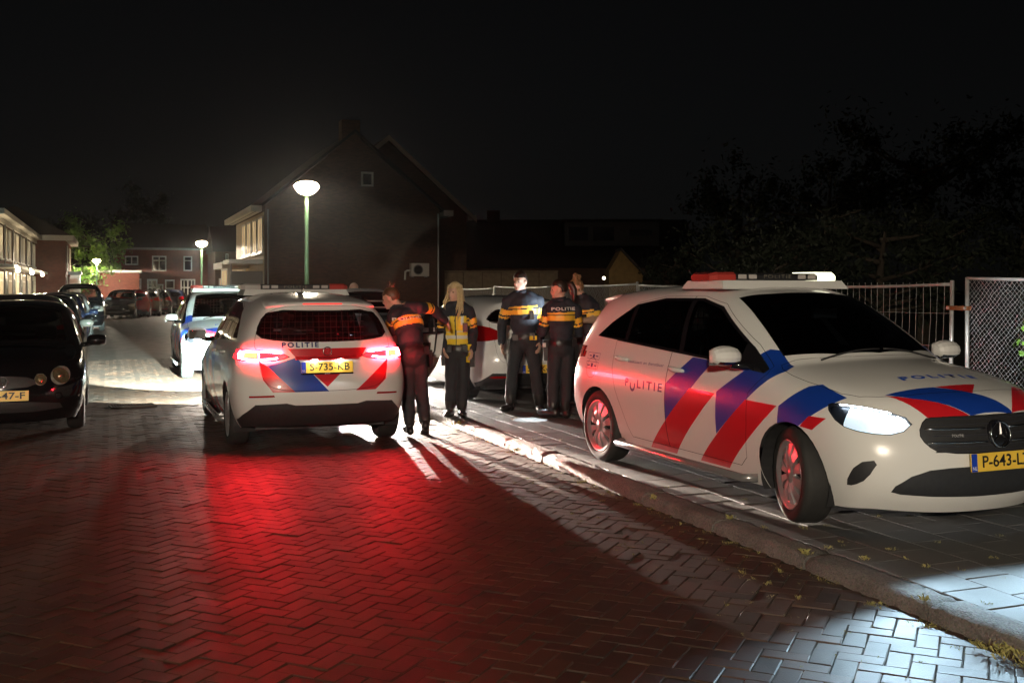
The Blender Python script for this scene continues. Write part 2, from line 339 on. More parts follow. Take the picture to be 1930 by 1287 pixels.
def cage_mesh(c, warp=None, levels=3):
    bm = bmesh.new(); V = {}
    def v(key, p):
        if key not in V: V[key] = bm.verts.new(warp(Vector(p)) if warp else p)
        return V[key]
    low = [[v(('L', k, i), p) for i, p in enumerate(row)] for k, row in enumerate(c['L'])]
    quads = []
    for k in range(4):
        for i in range(13): quads.append((low[k][i], low[k][i + 1], low[k + 1][i + 1], low[k + 1][i]))
    u4 = low[4][:9] + [v(('c', i), p) for i, p in enumerate(c['cowl'])]
    u5 = [v(('5', i), p) for i, p in enumerate(c['U5'])]; u6 = [v(('6', i), p) for i, p in enumerate(c['U6'])]
    for a, b in ((u4, u5), (u5, u6)):
        for i in range(10): quads.append((a[i], a[i + 1], b[i + 1], b[i]))
    def roofv(i, j):
        if j == 2: return u6[2 + i]
        if i == 0: return u6[j]
        if i == 6: return u6[10 - j]
        return v(('r', i, j), c['roof'][i][j])
    def hoodv(i, j):
        if j == 2: return low[4][2 + i]
        if i == 6: return u4[10 - j]
        if i == 9: return low[4][13 - j]
        return v(('h', i, j), c['hood'][i][j])
    for i in range(6):
        for j in range(2): quads.append((roofv(i, j + 1), roofv(i + 1, j + 1), roofv(i + 1, j), roofv(i, j)))
    for i in range(6, 9):
        for j in range(2): quads.append((hoodv(i, j + 1), hoodv(i + 1, j + 1), hoodv(i + 1, j), hoodv(i, j)))
    for q in quads: bm.faces.new(q)
    cr = bm.edges.layers.float.new('crease_edge')
    def crease(a, b, w):
        e = bm.edges.get((a, b))
        if e: e[cr] = w
    for i in range(13): crease(low[0][i], low[0][i + 1], .6)
    for i in range(9, 13): crease(low[4][i], low[4][i + 1], .25)
    for i in range(2, 9): crease(u4[i], u4[i + 1], .35)
    for i in range(8, 10): crease(u4[i], u4[i + 1], .5)
    for i in range(0, 2): crease(u6[i], u6[i + 1], .5)
    for a, b in ((u4, u5), (u5, u6)):
        for i in (8,): crease(a[i], b[i], .3)
        crease(a[2], b[2], .2)
    geo = bmesh.ops.duplicate(bm, geom=bm.verts[:] + bm.edges[:] + bm.faces[:])
    nv = [g for g in geo['geom'] if isinstance(g, bmesh.types.BMVert)]; nf = [g for g in geo['geom'] if isinstance(g, bmesh.types.BMFace)]
    for x in nv: x.co.y *= -1
    bmesh.ops.reverse_faces(bm, faces=nf)
    bmesh.ops.remove_doubles(bm, verts=bm.verts[:], dist=1e-4)
    bmesh.ops.recalc_face_normals(bm, faces=bm.faces[:])
    if sum(f.normal.z * f.calc_area() for f in bm.faces if f.calc_center_median().z > 1.4) < 0: bmesh.ops.reverse_faces(bm, faces=bm.faces[:])
    me = bpy.data.meshes.new('cage'); bm.to_mesh(me); bm.free()
    o = bpy.data.objects.new('cage', me); COL.objects.link(o)
    md = o.modifiers.new('s', 'SUBSURF'); md.levels = levels; md.render_levels = levels
    dg = bpy.context.evaluated_depsgraph_get(); m2 = bpy.data.meshes.new_from_object(o.evaluated_get(dg))
    bpy.data.objects.remove(o); bpy.data.meshes.remove(me)
    return m2
def inside(p, poly):
    x, y = p; r = False; n = len(poly)
    for i in range(n):
        x1, y1 = poly[i]; x2, y2 = poly[(i + 1) % n]
        if (y1 > y) != (y2 > y) and x < (x2 - x1) * (y - y1) / (y2 - y1) + x1: r = not r
    return r
def smooth_poly(poly, r=2):                          # corner cutting
    for _ in range(r):
        out = []
        for i in range(len(poly)):
            a = poly[i]; b = poly[(i + 1) % len(poly)]
            out += [(a[0] * .75 + b[0] * .25, a[1] * .75 + b[1] * .25), (a[0] * .25 + b[0] * .75, a[1] * .25 + b[1] * .75)]
        poly = out
    return poly
AX = {'side': (Vector((1, 0, 0)), Vector((0, 0, 1))), 'end': (Vector((0, 1, 0)), Vector((0, 0, 1))), 'top': (Vector((1, 0, 0)), Vector((0, 1, 0)))}
class Body:
    def __init__(s, base):
        s.base = base; s.bm = bmesh.new(); s.bm.from_mesh(base); s.pid = s.bm.faces.layers.int.new('pid'); s.ring = s.bm.faces.layers.int.new('ring'); s.mt = s.bm.faces.layers.int.new('mt')
        s.bvh = BVHTree.FromBMesh(s.bm); s.names = ['body']
    def imprint(s, name, poly, axes, filt, only=None, two=False, paint=None):
        """cut the outline into the surface; faces inside become panel `name` (two: left_/right_ by side)"""
        U, V = AX[axes]; us = [p[0] for p in poly]; vs = [p[1] for p in poly]; e = .01
        u0, u1, v0, v1 = min(us) - e, max(us) + e, min(vs) - e, max(vs) + e
        fs = []
        for f in s.bm.faces:
            c = f.calc_center_median()
            if not filt(c): continue
            pu = [U.dot(x.co) for x in f.verts]; pv = [V.dot(x.co) for x in f.verts]
            if max(pu) < u0 or min(pu) > u1 or max(pv) < v0 or min(pv) > v1: continue
            fs.append(f)
        n = len(poly)
        for i in range(n):
            a = poly[i]; b = poly[(i + 1) % n]; du, dv = b[0] - a[0], b[1] - a[1]; l = math.hypot(du, dv)
            if l < 1e-6: continue
            es = set(); vv = set()
            for f in fs:
                es.update(f.edges); vv.update(f.verts)
            r = bmesh.ops.bisect_plane(s.bm, geom=list(vv) + list(es) + fs, dist=1e-5, plane_co=U * a[0] + V * a[1], plane_no=(U * dv - V * du) / l)
            fs = [g for g in r['geom'] if isinstance(g, bmesh.types.BMFace)]
        if paint is not None:
            for f in fs:
                c = f.calc_center_median()
                if inside((U.dot(c), V.dot(c)), poly): f[s.mt] = paint
            return
        def idx(nm):
            if nm not in s.names: s.names.append(nm)
            return s.names.index(nm)
        ks = [idx(name + '.L'), idx(name + '.R')] if two else [idx(name)]
        okpid = None if only is None else [i for i, nm in enumerate(s.names) if nm.split('.')[0] in only]
        for f in fs:
            c = f.calc_center_median()
            if okpid is not None and f[s.pid] not in okpid: continue
            if inside((U.dot(c), V.dot(c)), poly): f[s.pid] = ks[0] if (not two or c.y > 0) else ks[1]
    def seam(s, names, w=.003):
        for nm in names:
            if nm not in s.names: continue
            k = s.names.index(nm); fs = [f for f in s.bm.faces if f[s.pid] == k]
            if not fs: continue
            r = bmesh.ops.inset_region(s.bm, faces=fs, thickness=w, use_boundary=True, use_even_offset=True)
            for f in r['faces']: f[s.pid] = k; f[s.ring] = 1  # flat rim coloured dark in place of shading in the gap
            for f in fs: f[s.ring] = 0
    def finish(s):
        """-> {panel: mesh}; material slot 1 is the seam strip, coloured dark for gap shade"""
        base = s.base; out = {}
        bn = [v.normal.copy() for v in base.vertices]; bp = [[base.vertices[i].co for i in p.vertices] for p in base.polygons]; bi = [list(p.vertices) for p in base.polygons]
        bvh = s.bvh
        groups = {}
        for f in s.bm.faces: groups.setdefault(f[s.pid], []).append(f)
        for k, fs in groups.items():
            vid = {}; vs = []; faces = []; mi = []
            for f in fs:
                q = []
                for v in f.verts:
                    if v.index == -1 or v not in vid: vid[v] = len(vs); vs.append(v.co.copy())
                    q.append(vid[v])
                faces.append(q); mi.append(1 if f[s.ring] else f[s.mt])
            me = bpy.data.meshes.new(s.names[k]); me.from_pydata(vs, [], faces)
            me.polygons.foreach_set('material_index', mi); me.polygons.foreach_set('use_smooth', [True] * len(faces)); me.update()
            ns = []
            for p in vs:
                h = bvh.find_nearest(p)
                wts = poly_3d_calc(bp[h[2]], h[0]); n = Vector()
                for wt, i in zip(wts, bi[h[2]]): n += bn[i] * wt
                ns.append(n.normalized())
            me.normals_split_custom_set_from_vertices(ns)
            out[s.names[k]] = me
        s.bm.free(); return out
def with_mats(me, *ms):
    if len(me.materials):
        for i, m in enumerate(ms): me.materials[i] = m
    else:
        for m in ms: me.materials.append(m)
    return me
def offset_mesh(me, d):
    for v, n in zip(me.vertices, [v.normal.copy() for v in me.vertices]): v.co += n * d
    me.update(); return me
def lining(meshes, d, m, zmin=.45):
    mb = MB(); mb.smooth = True
    for me in meshes:
        ns = [v.normal for v in me.vertices]
        vs = [v.co - n * d for v, n in zip(me.vertices, ns)]
        mb.add(vs, [tuple(p.vertices)[::-1] for p in me.polygons if p.center.z > zmin])
    return mb.mesh(m, 'lining')
# ------------------------------------------------------------------ police estate: shared meshes
PAINT = mat('white paint', (.72, .72, .70), .24, coat=.6, noise=(3, .10, (.70, .69, .66)))
SEAM = mat('painted gap shade', (.012, .012, .012), .8, spec=.1)
BLUE = mat('blue reflective foil', (.008, .045, .30), .32, coat=.3)
RED = mat('red reflective foil', (.55, .012, .02), .32, coat=.3)
GLOSSB = mat('gloss black', (.01, .01, .012), .08, coat=.3)
MATTB = mat('matt black plastic', (.018, .018, .02), .55, noise=(30, .5, (.03, .03, .03)))
RUBBER = mat('tyre rubber', (.016, .016, .016), .75, noise=(8, .5, (.03, .028, .025)), bump=(60, .2))
RIMM = mat('silver wheel', (.62, .62, .64), .32, metal=.75, noise=(6, .4, (.35, .33, .31)))
CHROME = mat('chrome', (.75, .75, .76), .12, metal=1)
DARKIN = mat('car interior', (.02, .02, .022), .75)
SEATM = mat('seat cloth', (.04, .04, .045), .85, noise=(20, .5, (.02, .02, .02)))
GLASS = glass_mat('car glass', (.64, .67, .66))
PRIV = glass_mat('tinted car glass', (.10, .105, .11))
LENS = glass_mat('clear lamp lens', (.85, .88, .9), .03)
YEL = mat('number plate yellow', (.88, .58, .07), .35, noise=(9, .3, (.74, .46, .05)))
PBLUE = mat('plate blue band', (.01, .05, .42), .4)
INK = mat('plate black lettering', (.012, .012, .012), .5)
NAVY = mat('navy lettering foil', (.006, .018, .13), .35)
LAMPOFF = mat('lamp reflector', (.5, .5, .52), .2, metal=.9)
HEADON = mat('lit headlamp', (.9, .95, 1), .4, emit=(.62, .84, 1), es=.75, noise=(60, .4, (.5, .55, .6)))
HEADHOT = mat('headlamp projector', (1, 1, 1), .3, emit=(.85, .95, 1), es=30)
REDLENS = mat('red lamp lens', (.30, .004, .006), .12, coat=.5)
REDGLOW = mat('red lamp lens lit', (.4, .01, .01), .2, emit=(1, .02, .03), es=4.0)
TAILON = mat('lit tail lamp strip', (1, .3, .2), .3, emit=(1, .012, .022), es=800)
TAILAMB = mat('lamp amber block', (.8, .35, .1), .3, emit=(1, .32, .12), es=2.2)
PLAMP = mat('plate lamp', (1, 1, 1), .3, emit=(1, .95, .95), es=180)
CLEARPL = mat('clear plastic lamp', (.45, .42, .40), .12, coat=.4)
BARRED = mat('beacon plastic in red light', (.42, .05, .04), .15, coat=.5)  # reflected red light put into the colour of this beacon end
ALLEY = mat('lit alley lamp', (1, 1, .9), .3, emit=(1, 1, .72), es=3)
LEDOFF = mat('unlit matrix sign', (.02, .02, .022), .4)
LEDTXT = mat('matrix sign letters', (.16, .15, .12), .4)

def circle(cx, cz, r, n=32): return [(cx + r * math.cos(2 * math.pi * i / n), cz + r * math.sin(2 * math.pi * i / n)) for i in range(n)]
AXF, AXR, WR = 1.365, -1.365, .318
def make_wheel_meshes(r=.318, w=.205, slots=10, rimr=.225):
    ty = MB(); ty.smooth = True; h = w / 2
    pr = [(rimr - .01, -h + .02), (rimr + .01, -h + .004), (r - .05, -h - .004), (r - .018, -h + .006), (r - .004, -h + .028), (r, -h + .05), (r, h - .05), (r - .004, h - .028), (r - .018, h - .006), (r - .05, h + .004), (rimr + .01, h - .004), (rimr - .01, h - .02)]
    Q = Matrix.Rotation(R(90), 4, 'X')                # spin axis -> y; +h side is -y
    ty.lathe(pr, 40, Q)
    ty.smooth = False
    for k in range(4):                                # tread grooves
        y = -h + .045 + k * (w - .09) / 3
        ty.lathe([(r + .0005, y - .004), (r - .008, y - .003), (r - .008, y + .003), (r + .0005, y + .004)], 40, Q)
    tm = ty.mesh(RUBBER, 'tyre')
    rm = MB(); rm.smooth = True
    rm.lathe([(rimr, h - .005), (rimr + .006, h - .001), (rimr - .004, h - .004), (rimr - .02, h - .022), (rimr - .03, h - .026)], 40, Q)
    rm.smooth = False
    r0, r1 = .055, rimr - .026
    for k in range(slots):                            # spokes between dark slots
        a = 2 * math.pi * k / slots; c, s_ = math.cos(a), math.sin(a); hw0, hw1 = .026, .040
        pts = []
        for rr, hw, d in ((r0, hw0 * .62, .012), (.12, .025, .006), (r1, hw1, .024)):
            for sg in (-1, 1): pts.append(Q @ Vector((rr * c - sg * hw * s_, rr * s_ + sg * hw * c, h - d)))
        rm.add(pts + [p + Vector((0, .03, 0)) for p in pts], [(0, 2, 3, 1), (2, 4, 5, 3), (0, 6, 8, 2), (2, 8, 10, 4), (1, 3, 9, 7), (3, 5, 11, 9)])
    rm.smooth = True
    rm.lathe([(.0, h - .004), (.03, h - .004), (.034, h - .008), (.062, h - .012), (.066, h - .03)], 24, Q)
    rm.mi = 1; rm.lathe([(rimr - .01, h - .05), (.0, h - .05)], 24, Q)
    rm.lathe([(rimr - .01, -h + .01), (.0, -h + .02)], 24, Q)
    return tm, rm.mesh([RIMM, MATTB], 'rim')
WHEEL = make_wheel_meshes()
def wheel(parent, x, y, steer=0, meshes=None, r=WR):
    e = bpy.data.objects.new('wheel', None); link(e, parent); e.location = (x, y, r)
    e.rotation_euler = (0, random.uniform(0, .6), steer + (math.pi if y > 0 else 0)); e.rotation_mode = 'XYZ'
    tm, rm = meshes or WHEEL
    ob('tyre', tm, e); ob('rim', rm, e); return e
def arch_liner(parent, axles, yw, r=.36, z=WR):
    for x in axles:
        for s in (-1, 1):
            mb = MB(); pts = [(x + r * math.cos(a), z + r * math.sin(a)) for a in [R(-25 + 230 * i / 20) for i in range(21)]]
            vs = [Vector((p[0], s * yw, p[1])) for p in pts] + [Vector((p[0], s * (yw - .32), p[1])) for p in pts]
            mb.add(vs, [(i, i + 1, 22 + i, 21 + i) for i in range(20)]); mb.add(vs[21:], [tuple(range(21))])
            mb.build('wheel_arch', MATTB, parent)
def seat_mesh():
    mb = MB(); mb.smooth = True
    def pad(c, d, tilt):
        M = Matrix.Rotation(tilt, 3, 'Y'); n = 8; vs = []; fs = []
        for k, (e, zz) in enumerate(((.86, -1), (1, -.6), (1, .6), (.86, 1))):
            for i in range(n * 2):
                a = 2 * math.pi * i / (n * 2); cx, sx = math.cos(a), math.sin(a)
                px = math.copysign(abs(cx) ** .45, cx); py = math.copysign(abs(sx) ** .45, sx)
                vs.append(M @ Vector((px * d[0] / 2 * e, py * d[1] / 2 * e, zz * d[2] / 2)) + Vector(c))
        m = n * 2; fs = [(k * m + i, k * m + (i + 1) % m, (k + 1) * m + (i + 1) % m, (k + 1) * m + i) for k in range(3) for i in range(m)] + [tuple(range(m))[::-1], tuple(range(3 * m, 4 * m))]
        mb.add(vs, fs)
    pad((.1, 0, .46), (.5, .5, .16), R(-6)); pad((-.22, 0, .80), (.14, .5, .62), R(-14)); pad((-.34, 0, 1.2), (.1, .27, .2), R(-8))
    mb.tube([(-.31, .06, 1.05), (-.33, .06, 1.15)], .008, 6); mb.tube([(-.31, -.06, 1.05), (-.33, -.06, 1.15)], .008, 6)
    return mb.mesh(SEATM, 'seat')
SEAT = seat_mesh()
def plate_object(parent, txt, M, small=None):
    """number plate 0.52 x 0.11 with raised lettering; M maps plate xy to the car"""
    mb = MB(); mb.bx(-.26, .26, -.055, .055, -.006, .002); me = mb.mesh(YEL, 'number_plate'); me.transform(M); p = ob('number_plate', me, parent)
    b = MB(); b.bx(-.259, -.213, -.054, .054, .0, .0035); me = b.mesh(PBLUE, 'band'); me.transform(M); ob('country_band', me, p)
    t = text_mesh(txt, .1, INK, width=.40, bold=.0016); t.transform(M @ Matrix.Translation((.025, 0, .0045))); ob('plate_lettering', t, p, kind='stuff')
    n = text_mesh('NL', .03, mat('plate white lettering', (.8, .8, .8), .5)); n.transform(M @ Matrix.Translation((-.236, -.034, .0045))); ob('country_letters', n, p, kind='stuff')
    if small:
        f = MB(); f.bx(-.26, .26, -.072, -.055, -.006, .003); me = f.mesh(GLOSSB, 'frame'); me.transform(M); ob('plate_frame', me, p)
        n = text_mesh(small, .015, mat('plate white lettering')); n.transform(M @ Matrix.Translation((0, -.063, .0045))); ob('frame_lettering', n, p, kind='stuff')
    return p
def star_mesh(r, M):
    mb = MB(); mb.smooth = True
    n = 28; vs = []
    for i in range(n):
        a = 2 * math.pi * i / n
        for j in range(6):
            b = 2 * math.pi * j / 6; rr = r + .006 * math.cos(b); vs.append(Vector((rr * math.cos(a), rr * math.sin(a), .006 * math.sin(b))))
    mb.add(vs, [(i * 6 + j, ((i + 1) % n) * 6 + j, ((i + 1) % n) * 6 + (j + 1) % 6, i * 6 + (j + 1) % 6) for i in range(n) for j in range(6)])
    mb.smooth = False
    for k in range(3):
        a = R(90 + 120 * k); d = Vector((math.cos(a), math.sin(a), 0)); q = Vector((-d.y, d.x, 0)); c = Vector((0, 0, .008))
        mb.add([q * r * .13, d * r, q * -r * .13, c], [(0, 1, 3), (1, 2, 3), (2, 0, 3)])
    me = mb.mesh(CHROME, 'star'); me.transform(M); return me

def build_police_meshes():
    B = Body(cage_mesh(b_class_cage())); P = {}
    side = lambda c: abs(c.y) > .5 and c.z < 1.6
    # livery foil
    for poly, k in (([(-.19, .795), (.12, 1.02), (.41, 1.01), (.184, .789), (-.19, .50)], 2), ([(.165, .787), (.507, .78), (-.12, .24), (-.52, .24)], 3),
                    ([(.525, .794), (.806, .97), (.90, 1.12), (1.06, 1.10), (1.15, .985), (.883, .762), (.521, .485)], 2), ([(.885, .77), (1.236, .763), (.60, .24), (.22, .24)], 3),
                    ([(1.253, .764), (1.441, .907), (1.52, .925), (1.754, .86), (1.54, .707), (1.252, .50)], 2), ([(1.555, .73), (1.70, .729), (1.60, .645), (1.48, .655)], 3)):
        B.imprint('', poly, 'side', lambda c: abs(c.y) > .66 and c.x < 1.9, paint=k)
    hf = lambda c: c.z > .70 and c.x > 1.8
    for poly, k in (([(1.898, -.574), (1.941, -.224), (2.173, .188), (2.19, .19), (2.19, -.16), (2.007, -.45)], 2), ([(1.9, -.58), (2.006, -.45), (2.19, -.165), (2.19, -.3), (2.117, -.444)], 3),
                    ([(1.944, -.21), (1.941, .128), (2.062, -.015)], 3), ([(1.9, .58), (1.90, .50), (2.185, .185), (2.12, .45)], 3)):
        B.imprint('', poly, 'top', hf, paint=k)
    rf = lambda c: c.x < -1.75
    for poly, k in (([(.65, .90), (.58, .857), (.317, .60), (.53, .60), (.62, .72)], 3), ([(.58, .857), (.30, .935), (.16, .795), (-.015, .60), (.317, .60)], 2), ([(.166, .80), (-.166, .80), (0, .645)], 3),
                    ([(-.65, .90), (-.62, .70), (-.5, .60), (-.29, .60)], 3), ([(.38, 1.025), (-.42, 1.025), (-.36, .93), (-.16, .905), (.16, .905), (.30, .935)], 3)):
        B.imprint('', poly, 'end', rf, paint=k)
    # panels
    B.imprint('tailgate', smooth_poly([(.66, .95), (.63, .72), (.50, .615), (0, .60), (-.50, .615), (-.63, .72), (-.66, .95), (-.70, 1.1), (-.56, 1.44), (0, 1.45), (.56, 1.44), (.70, 1.1)], 2), 'end', lambda c: c.x < -1.6)
    B.imprint('door_front', [(-.19, .29), (.78, .29), (.87, .36), (.905, .6), (.905, .82), (1.04, .96), (1.03, 1.01), (.82, 1.15), (.28, 1.432), (-.04, 1.488), (-.17, 1.488), (-.19, 1.0)], 'side', side, two=True)
    B.imprint('door_rear', [(-.19, .29), (-.19, 1.0), (-.17, 1.488), (-.62, 1.483), (-1.0, 1.425), (-1.09, 1.37), (-1.13, 1.08), (-1.10, .86), (-1.02, .68), (-.90, .5), (-.83, .36), (-.79, .29)], 'side', side, two=True)
    dlo = [(-1.53, 1.115), (-1.335, 1.245), (-1.02, 1.405), (-.61, 1.465), (-.04, 1.47), (.265, 1.41), (.80, 1.13), (1.02, .99), (1.0, .965), (.31, 1.02), (-.94, 1.085)]
    B.imprint('window_trim', dlo, 'side', side, two=True)
    B.imprint('door_trim', [(-.19, 1.0), (-.16, 1.49), (-.62, 1.485), (-1.0, 1.43), (-1.09, 1.375), (-1.125, 1.08)], 'side', side, only=('window_trim',), two=True)
    B.imprint('pillar_trim', [(-1.6, 1.05), (-1.10, 1.05), (-1.09, 1.37), (-1.6, 1.4)], 'side', side, only=('window_trim',), two=True)
    B.imprint('side_window', [(-.03, 1.058), (.31, 1.036), (.72, 1.004), (.72, 1.155), (.255, 1.393), (-.04, 1.452), (-.115, 1.452)], 'side', side, two=True)
    B.imprint('rear_side_window', [(-.10, 1.062), (-.175, 1.452), (-.60, 1.447), (-.965, 1.405), (-.945, 1.103)], 'side', side, two=True)
    B.imprint('quarter_window', [(-1.0, 1.108), (-1.03, 1.378), (-1.32, 1.232), (-1.475, 1.127)], 'side', side, two=True)
    B.imprint('bonnet', smooth_poly([(1.25, 0), (1.205, .31), (1.03, .71), (1.13, .765), (1.5, .772), (1.77, .74), (1.93, .58), (2.0, .35), (2.05, 0), (2.0, -.35), (1.93, -.58), (1.77, -.74), (1.5, -.772), (1.13, -.765), (1.03, -.71), (1.205, -.31)], 1), 'top', lambda c: c.z > .8 and c.x > .9)
    B.imprint('windscreen', [(1.0, .665), (1.17, .31), (1.215, 0), (1.17, -.31), (1.0, -.665), (.30, -.545), (.375, -.3), (.40, 0), (.375, .3), (.30, .545)], 'top', lambda c: c.z > 1.0)
    B.imprint('rear_window', smooth_poly([(0, 1.09), (.45, 1.10), (.67, 1.14), (.64, 1.27), (.53, 1.41), (0, 1.395), (-.53, 1.41), (-.64, 1.27), (-.67, 1.14), (-.45, 1.10)], 1), 'end', lambda c: c.x < -1.5 and c.z > 1.0)
    B.imprint('headlight', smooth_poly([(1.655, .806), (1.70, .83), (1.94, .812), (2.10, .745), (2.085, .655), (1.958, .66), (1.80, .70)], 1), 'side', lambda c: abs(c.y) > .48 and c.x > 1.5, two=True)
    B.imprint('corner_vent', smooth_poly([(1.845, .335), (1.94, .485), (2.045, .51), (1.985, .385), (1.90, .335)], 1), 'side', lambda c: abs(c.y) > .6 and c.x > 1.6, two=True)
    B.imprint('intake', smooth_poly([(.70, .32), (.55, .445), (.30, .47), (-.30, .47), (-.55, .445), (-.70, .32), (-.6, .29), (0, .27), (.6, .29)], 1), 'end', lambda c: c.x > 1.8)
    B.imprint('grille', smooth_poly([(.53, .67), (.47, .755), (.40, .766), (0, .772), (-.40, .766), (-.47, .755), (-.53, .67), (-.50, .60), (-.42, .55), (0, .54), (.42, .55), (.50, .60)], 1), 'end', lambda c: c.x > 1.9)
    tl = smooth_poly([(.34, .955), (.45, .912), (.63, .90), (.90, .905), (.92, 1.02), (.63, 1.02)], 1)
    for nm, pl in (('taillight.L', tl), ('taillight.R', [(-a, b) for a, b in tl])): B.imprint(nm, pl, 'end', lambda c: c.x < -1.68)
    for sg, nm in ((1, 'reflector.L'), (-1, 'reflector.R')): B.imprint(nm, [(sg * .51, .553), (sg * .75, .545), (sg * .75, .563), (sg * .52, .573)], 'end', rf)
    B.imprint('diffuser', [(.86, .27), (.80, .37), (.69, .475), (.40, .49), (.31, .468), (-.31, .468), (-.40, .49), (-.69, .475), (-.80, .37), (-.86, .27), (-.8, .15), (.8, .15)], 'end', rf)
    B.imprint('fuel_flap', smooth_poly([(-1.58, .74), (-1.40, .74), (-1.40, .92), (-1.58, .92)], 2), 'side', lambda c: c.y < -.5)
    for ax in (AXF, AXR): B.imprint('arch_hole', circle(ax, WR, .352), 'side', lambda c: abs(c.y) > .55)
    B.seam(['tailgate', 'bonnet', 'fuel_flap'] + [n + s for n in ('door_front', 'door_rear') for s in ('.L', '.R')], .004)
    B.seam(['headlight.L', 'headlight.R', 'taillight.L', 'taillight.R', 'windscreen', 'rear_window', 'grille'], .005)
    bvh = B.bvh; P['bvh'] = bvh
    M = B.finish(); M.pop('arch_hole', None)
    skin = [M[k] for k in M if k.split('.')[0] in ('body', 'door_front', 'bonnet', 'tailgate', 'window_trim', 'pillar_trim', 'diffuser', 'fuel_flap')]
    P['lining'] = lining([m for m in skin if m is not M['bonnet']], .035, DARKIN)
    P['door_inner'] = lining([M['door_rear.R']], .10, PAINT, 0)
    dl = lining([M['door_rear.R']], .118, DARKIN, 0)
    for v in dl.vertices: v.co.x = -.60 + (v.co.x + .60) * .72; v.co.z = (.70 + (v.co.z - .70) * .80) if v.co.z < 1.06 else v.co.z
    P['door_lining'] = dl; P['door_lining_L'] = lining([M['door_rear.L']], .035, DARKIN, 0)
    four = (PAINT, SEAM, BLUE, RED)
    for k in list(M):
        b = k.split('.')[0]
        if b in ('body', 'door_front', 'door_rear', 'bonnet', 'tailgate', 'fuel_flap'): with_mats(M[k], *four)
        elif b in ('windscreen', 'side_window'): with_mats(M[k], GLASS, SEAM)
        elif b == 'rear_window': with_mats(M[k], glass_mat('rear car glass', (.17, .175, .18)), SEAM)
        elif b in ('rear_side_window', 'quarter_window'): with_mats(M[k], PRIV, SEAM)
        elif b == 'headlight': with_mats(M[k], LENS, SEAM)
        elif b == 'taillight': with_mats(M[k], REDGLOW, SEAM, REDGLOW, REDGLOW)
        elif b == 'reflector': with_mats(M[k], REDLENS)
        elif b in ('window_trim', 'door_trim', 'pillar_trim'): with_mats(M[k], GLOSSB, SEAM, GLOSSB, GLOSSB)
        else: with_mats(M[k], MATTB, SEAM, MATTB, MATTB)
    # closed edge of the door that stands open
    eb = MB(); me = M['door_rear.R']; cnt = {}
    for p in me.polygons:
        for e in p.edge_keys: cnt[e] = cnt.get(e, 0) + 1
    for (a, b), n in cnt.items():
        if n == 1:
            va, vb = me.vertices[a], me.vertices[b]; eb.add([va.co, vb.co, vb.co + Vector((0, .10, 0)), va.co + Vector((0, .10, 0))], [(0, 1, 2, 3)])
    P['door_edge'] = eb.mesh(PAINT, 'door_edge')
    sb = MB(); loop = [(-.79, .42), (-.86, .56), (-.95, .72), (-1.02, .88), (-1.05, 1.08), (-1.02, 1.32), (-.95, 1.39)]
    sb.smooth = True; sb.tube([(x, POLY(B.bvh, x, z) + .108, z) for x, z in loop], .012, 6); P['door_seal'] = sb.mesh(MATTB, 'door_seal')
    P['M'] = M; return P
def POLY(bvh, x, z):
    h = bvh.ray_cast(Vector((x, -3, z)), Vector((0, 1, 0))); return h[0].y if h[0] is not None else -.88
POL = build_police_meshes()
def along(pts, bvh, d, off):                          # project a path on the body
    out = []
    d = Vector(d).normalized()
    for p in pts:
        h = bvh.ray_cast(Vector(p) - d * 2, d); out.append((h[0] if h[0] is not None else Vector(p)) - d * off)
    return out
def ribbon(poly, bvh, d, off, m, name):               # a filled outline laid on the body
    mb = MB(); mb.add(poly, [tuple(range(len(poly)))]); me = mb.mesh(m, name); return conform(me, bvh, d, off)

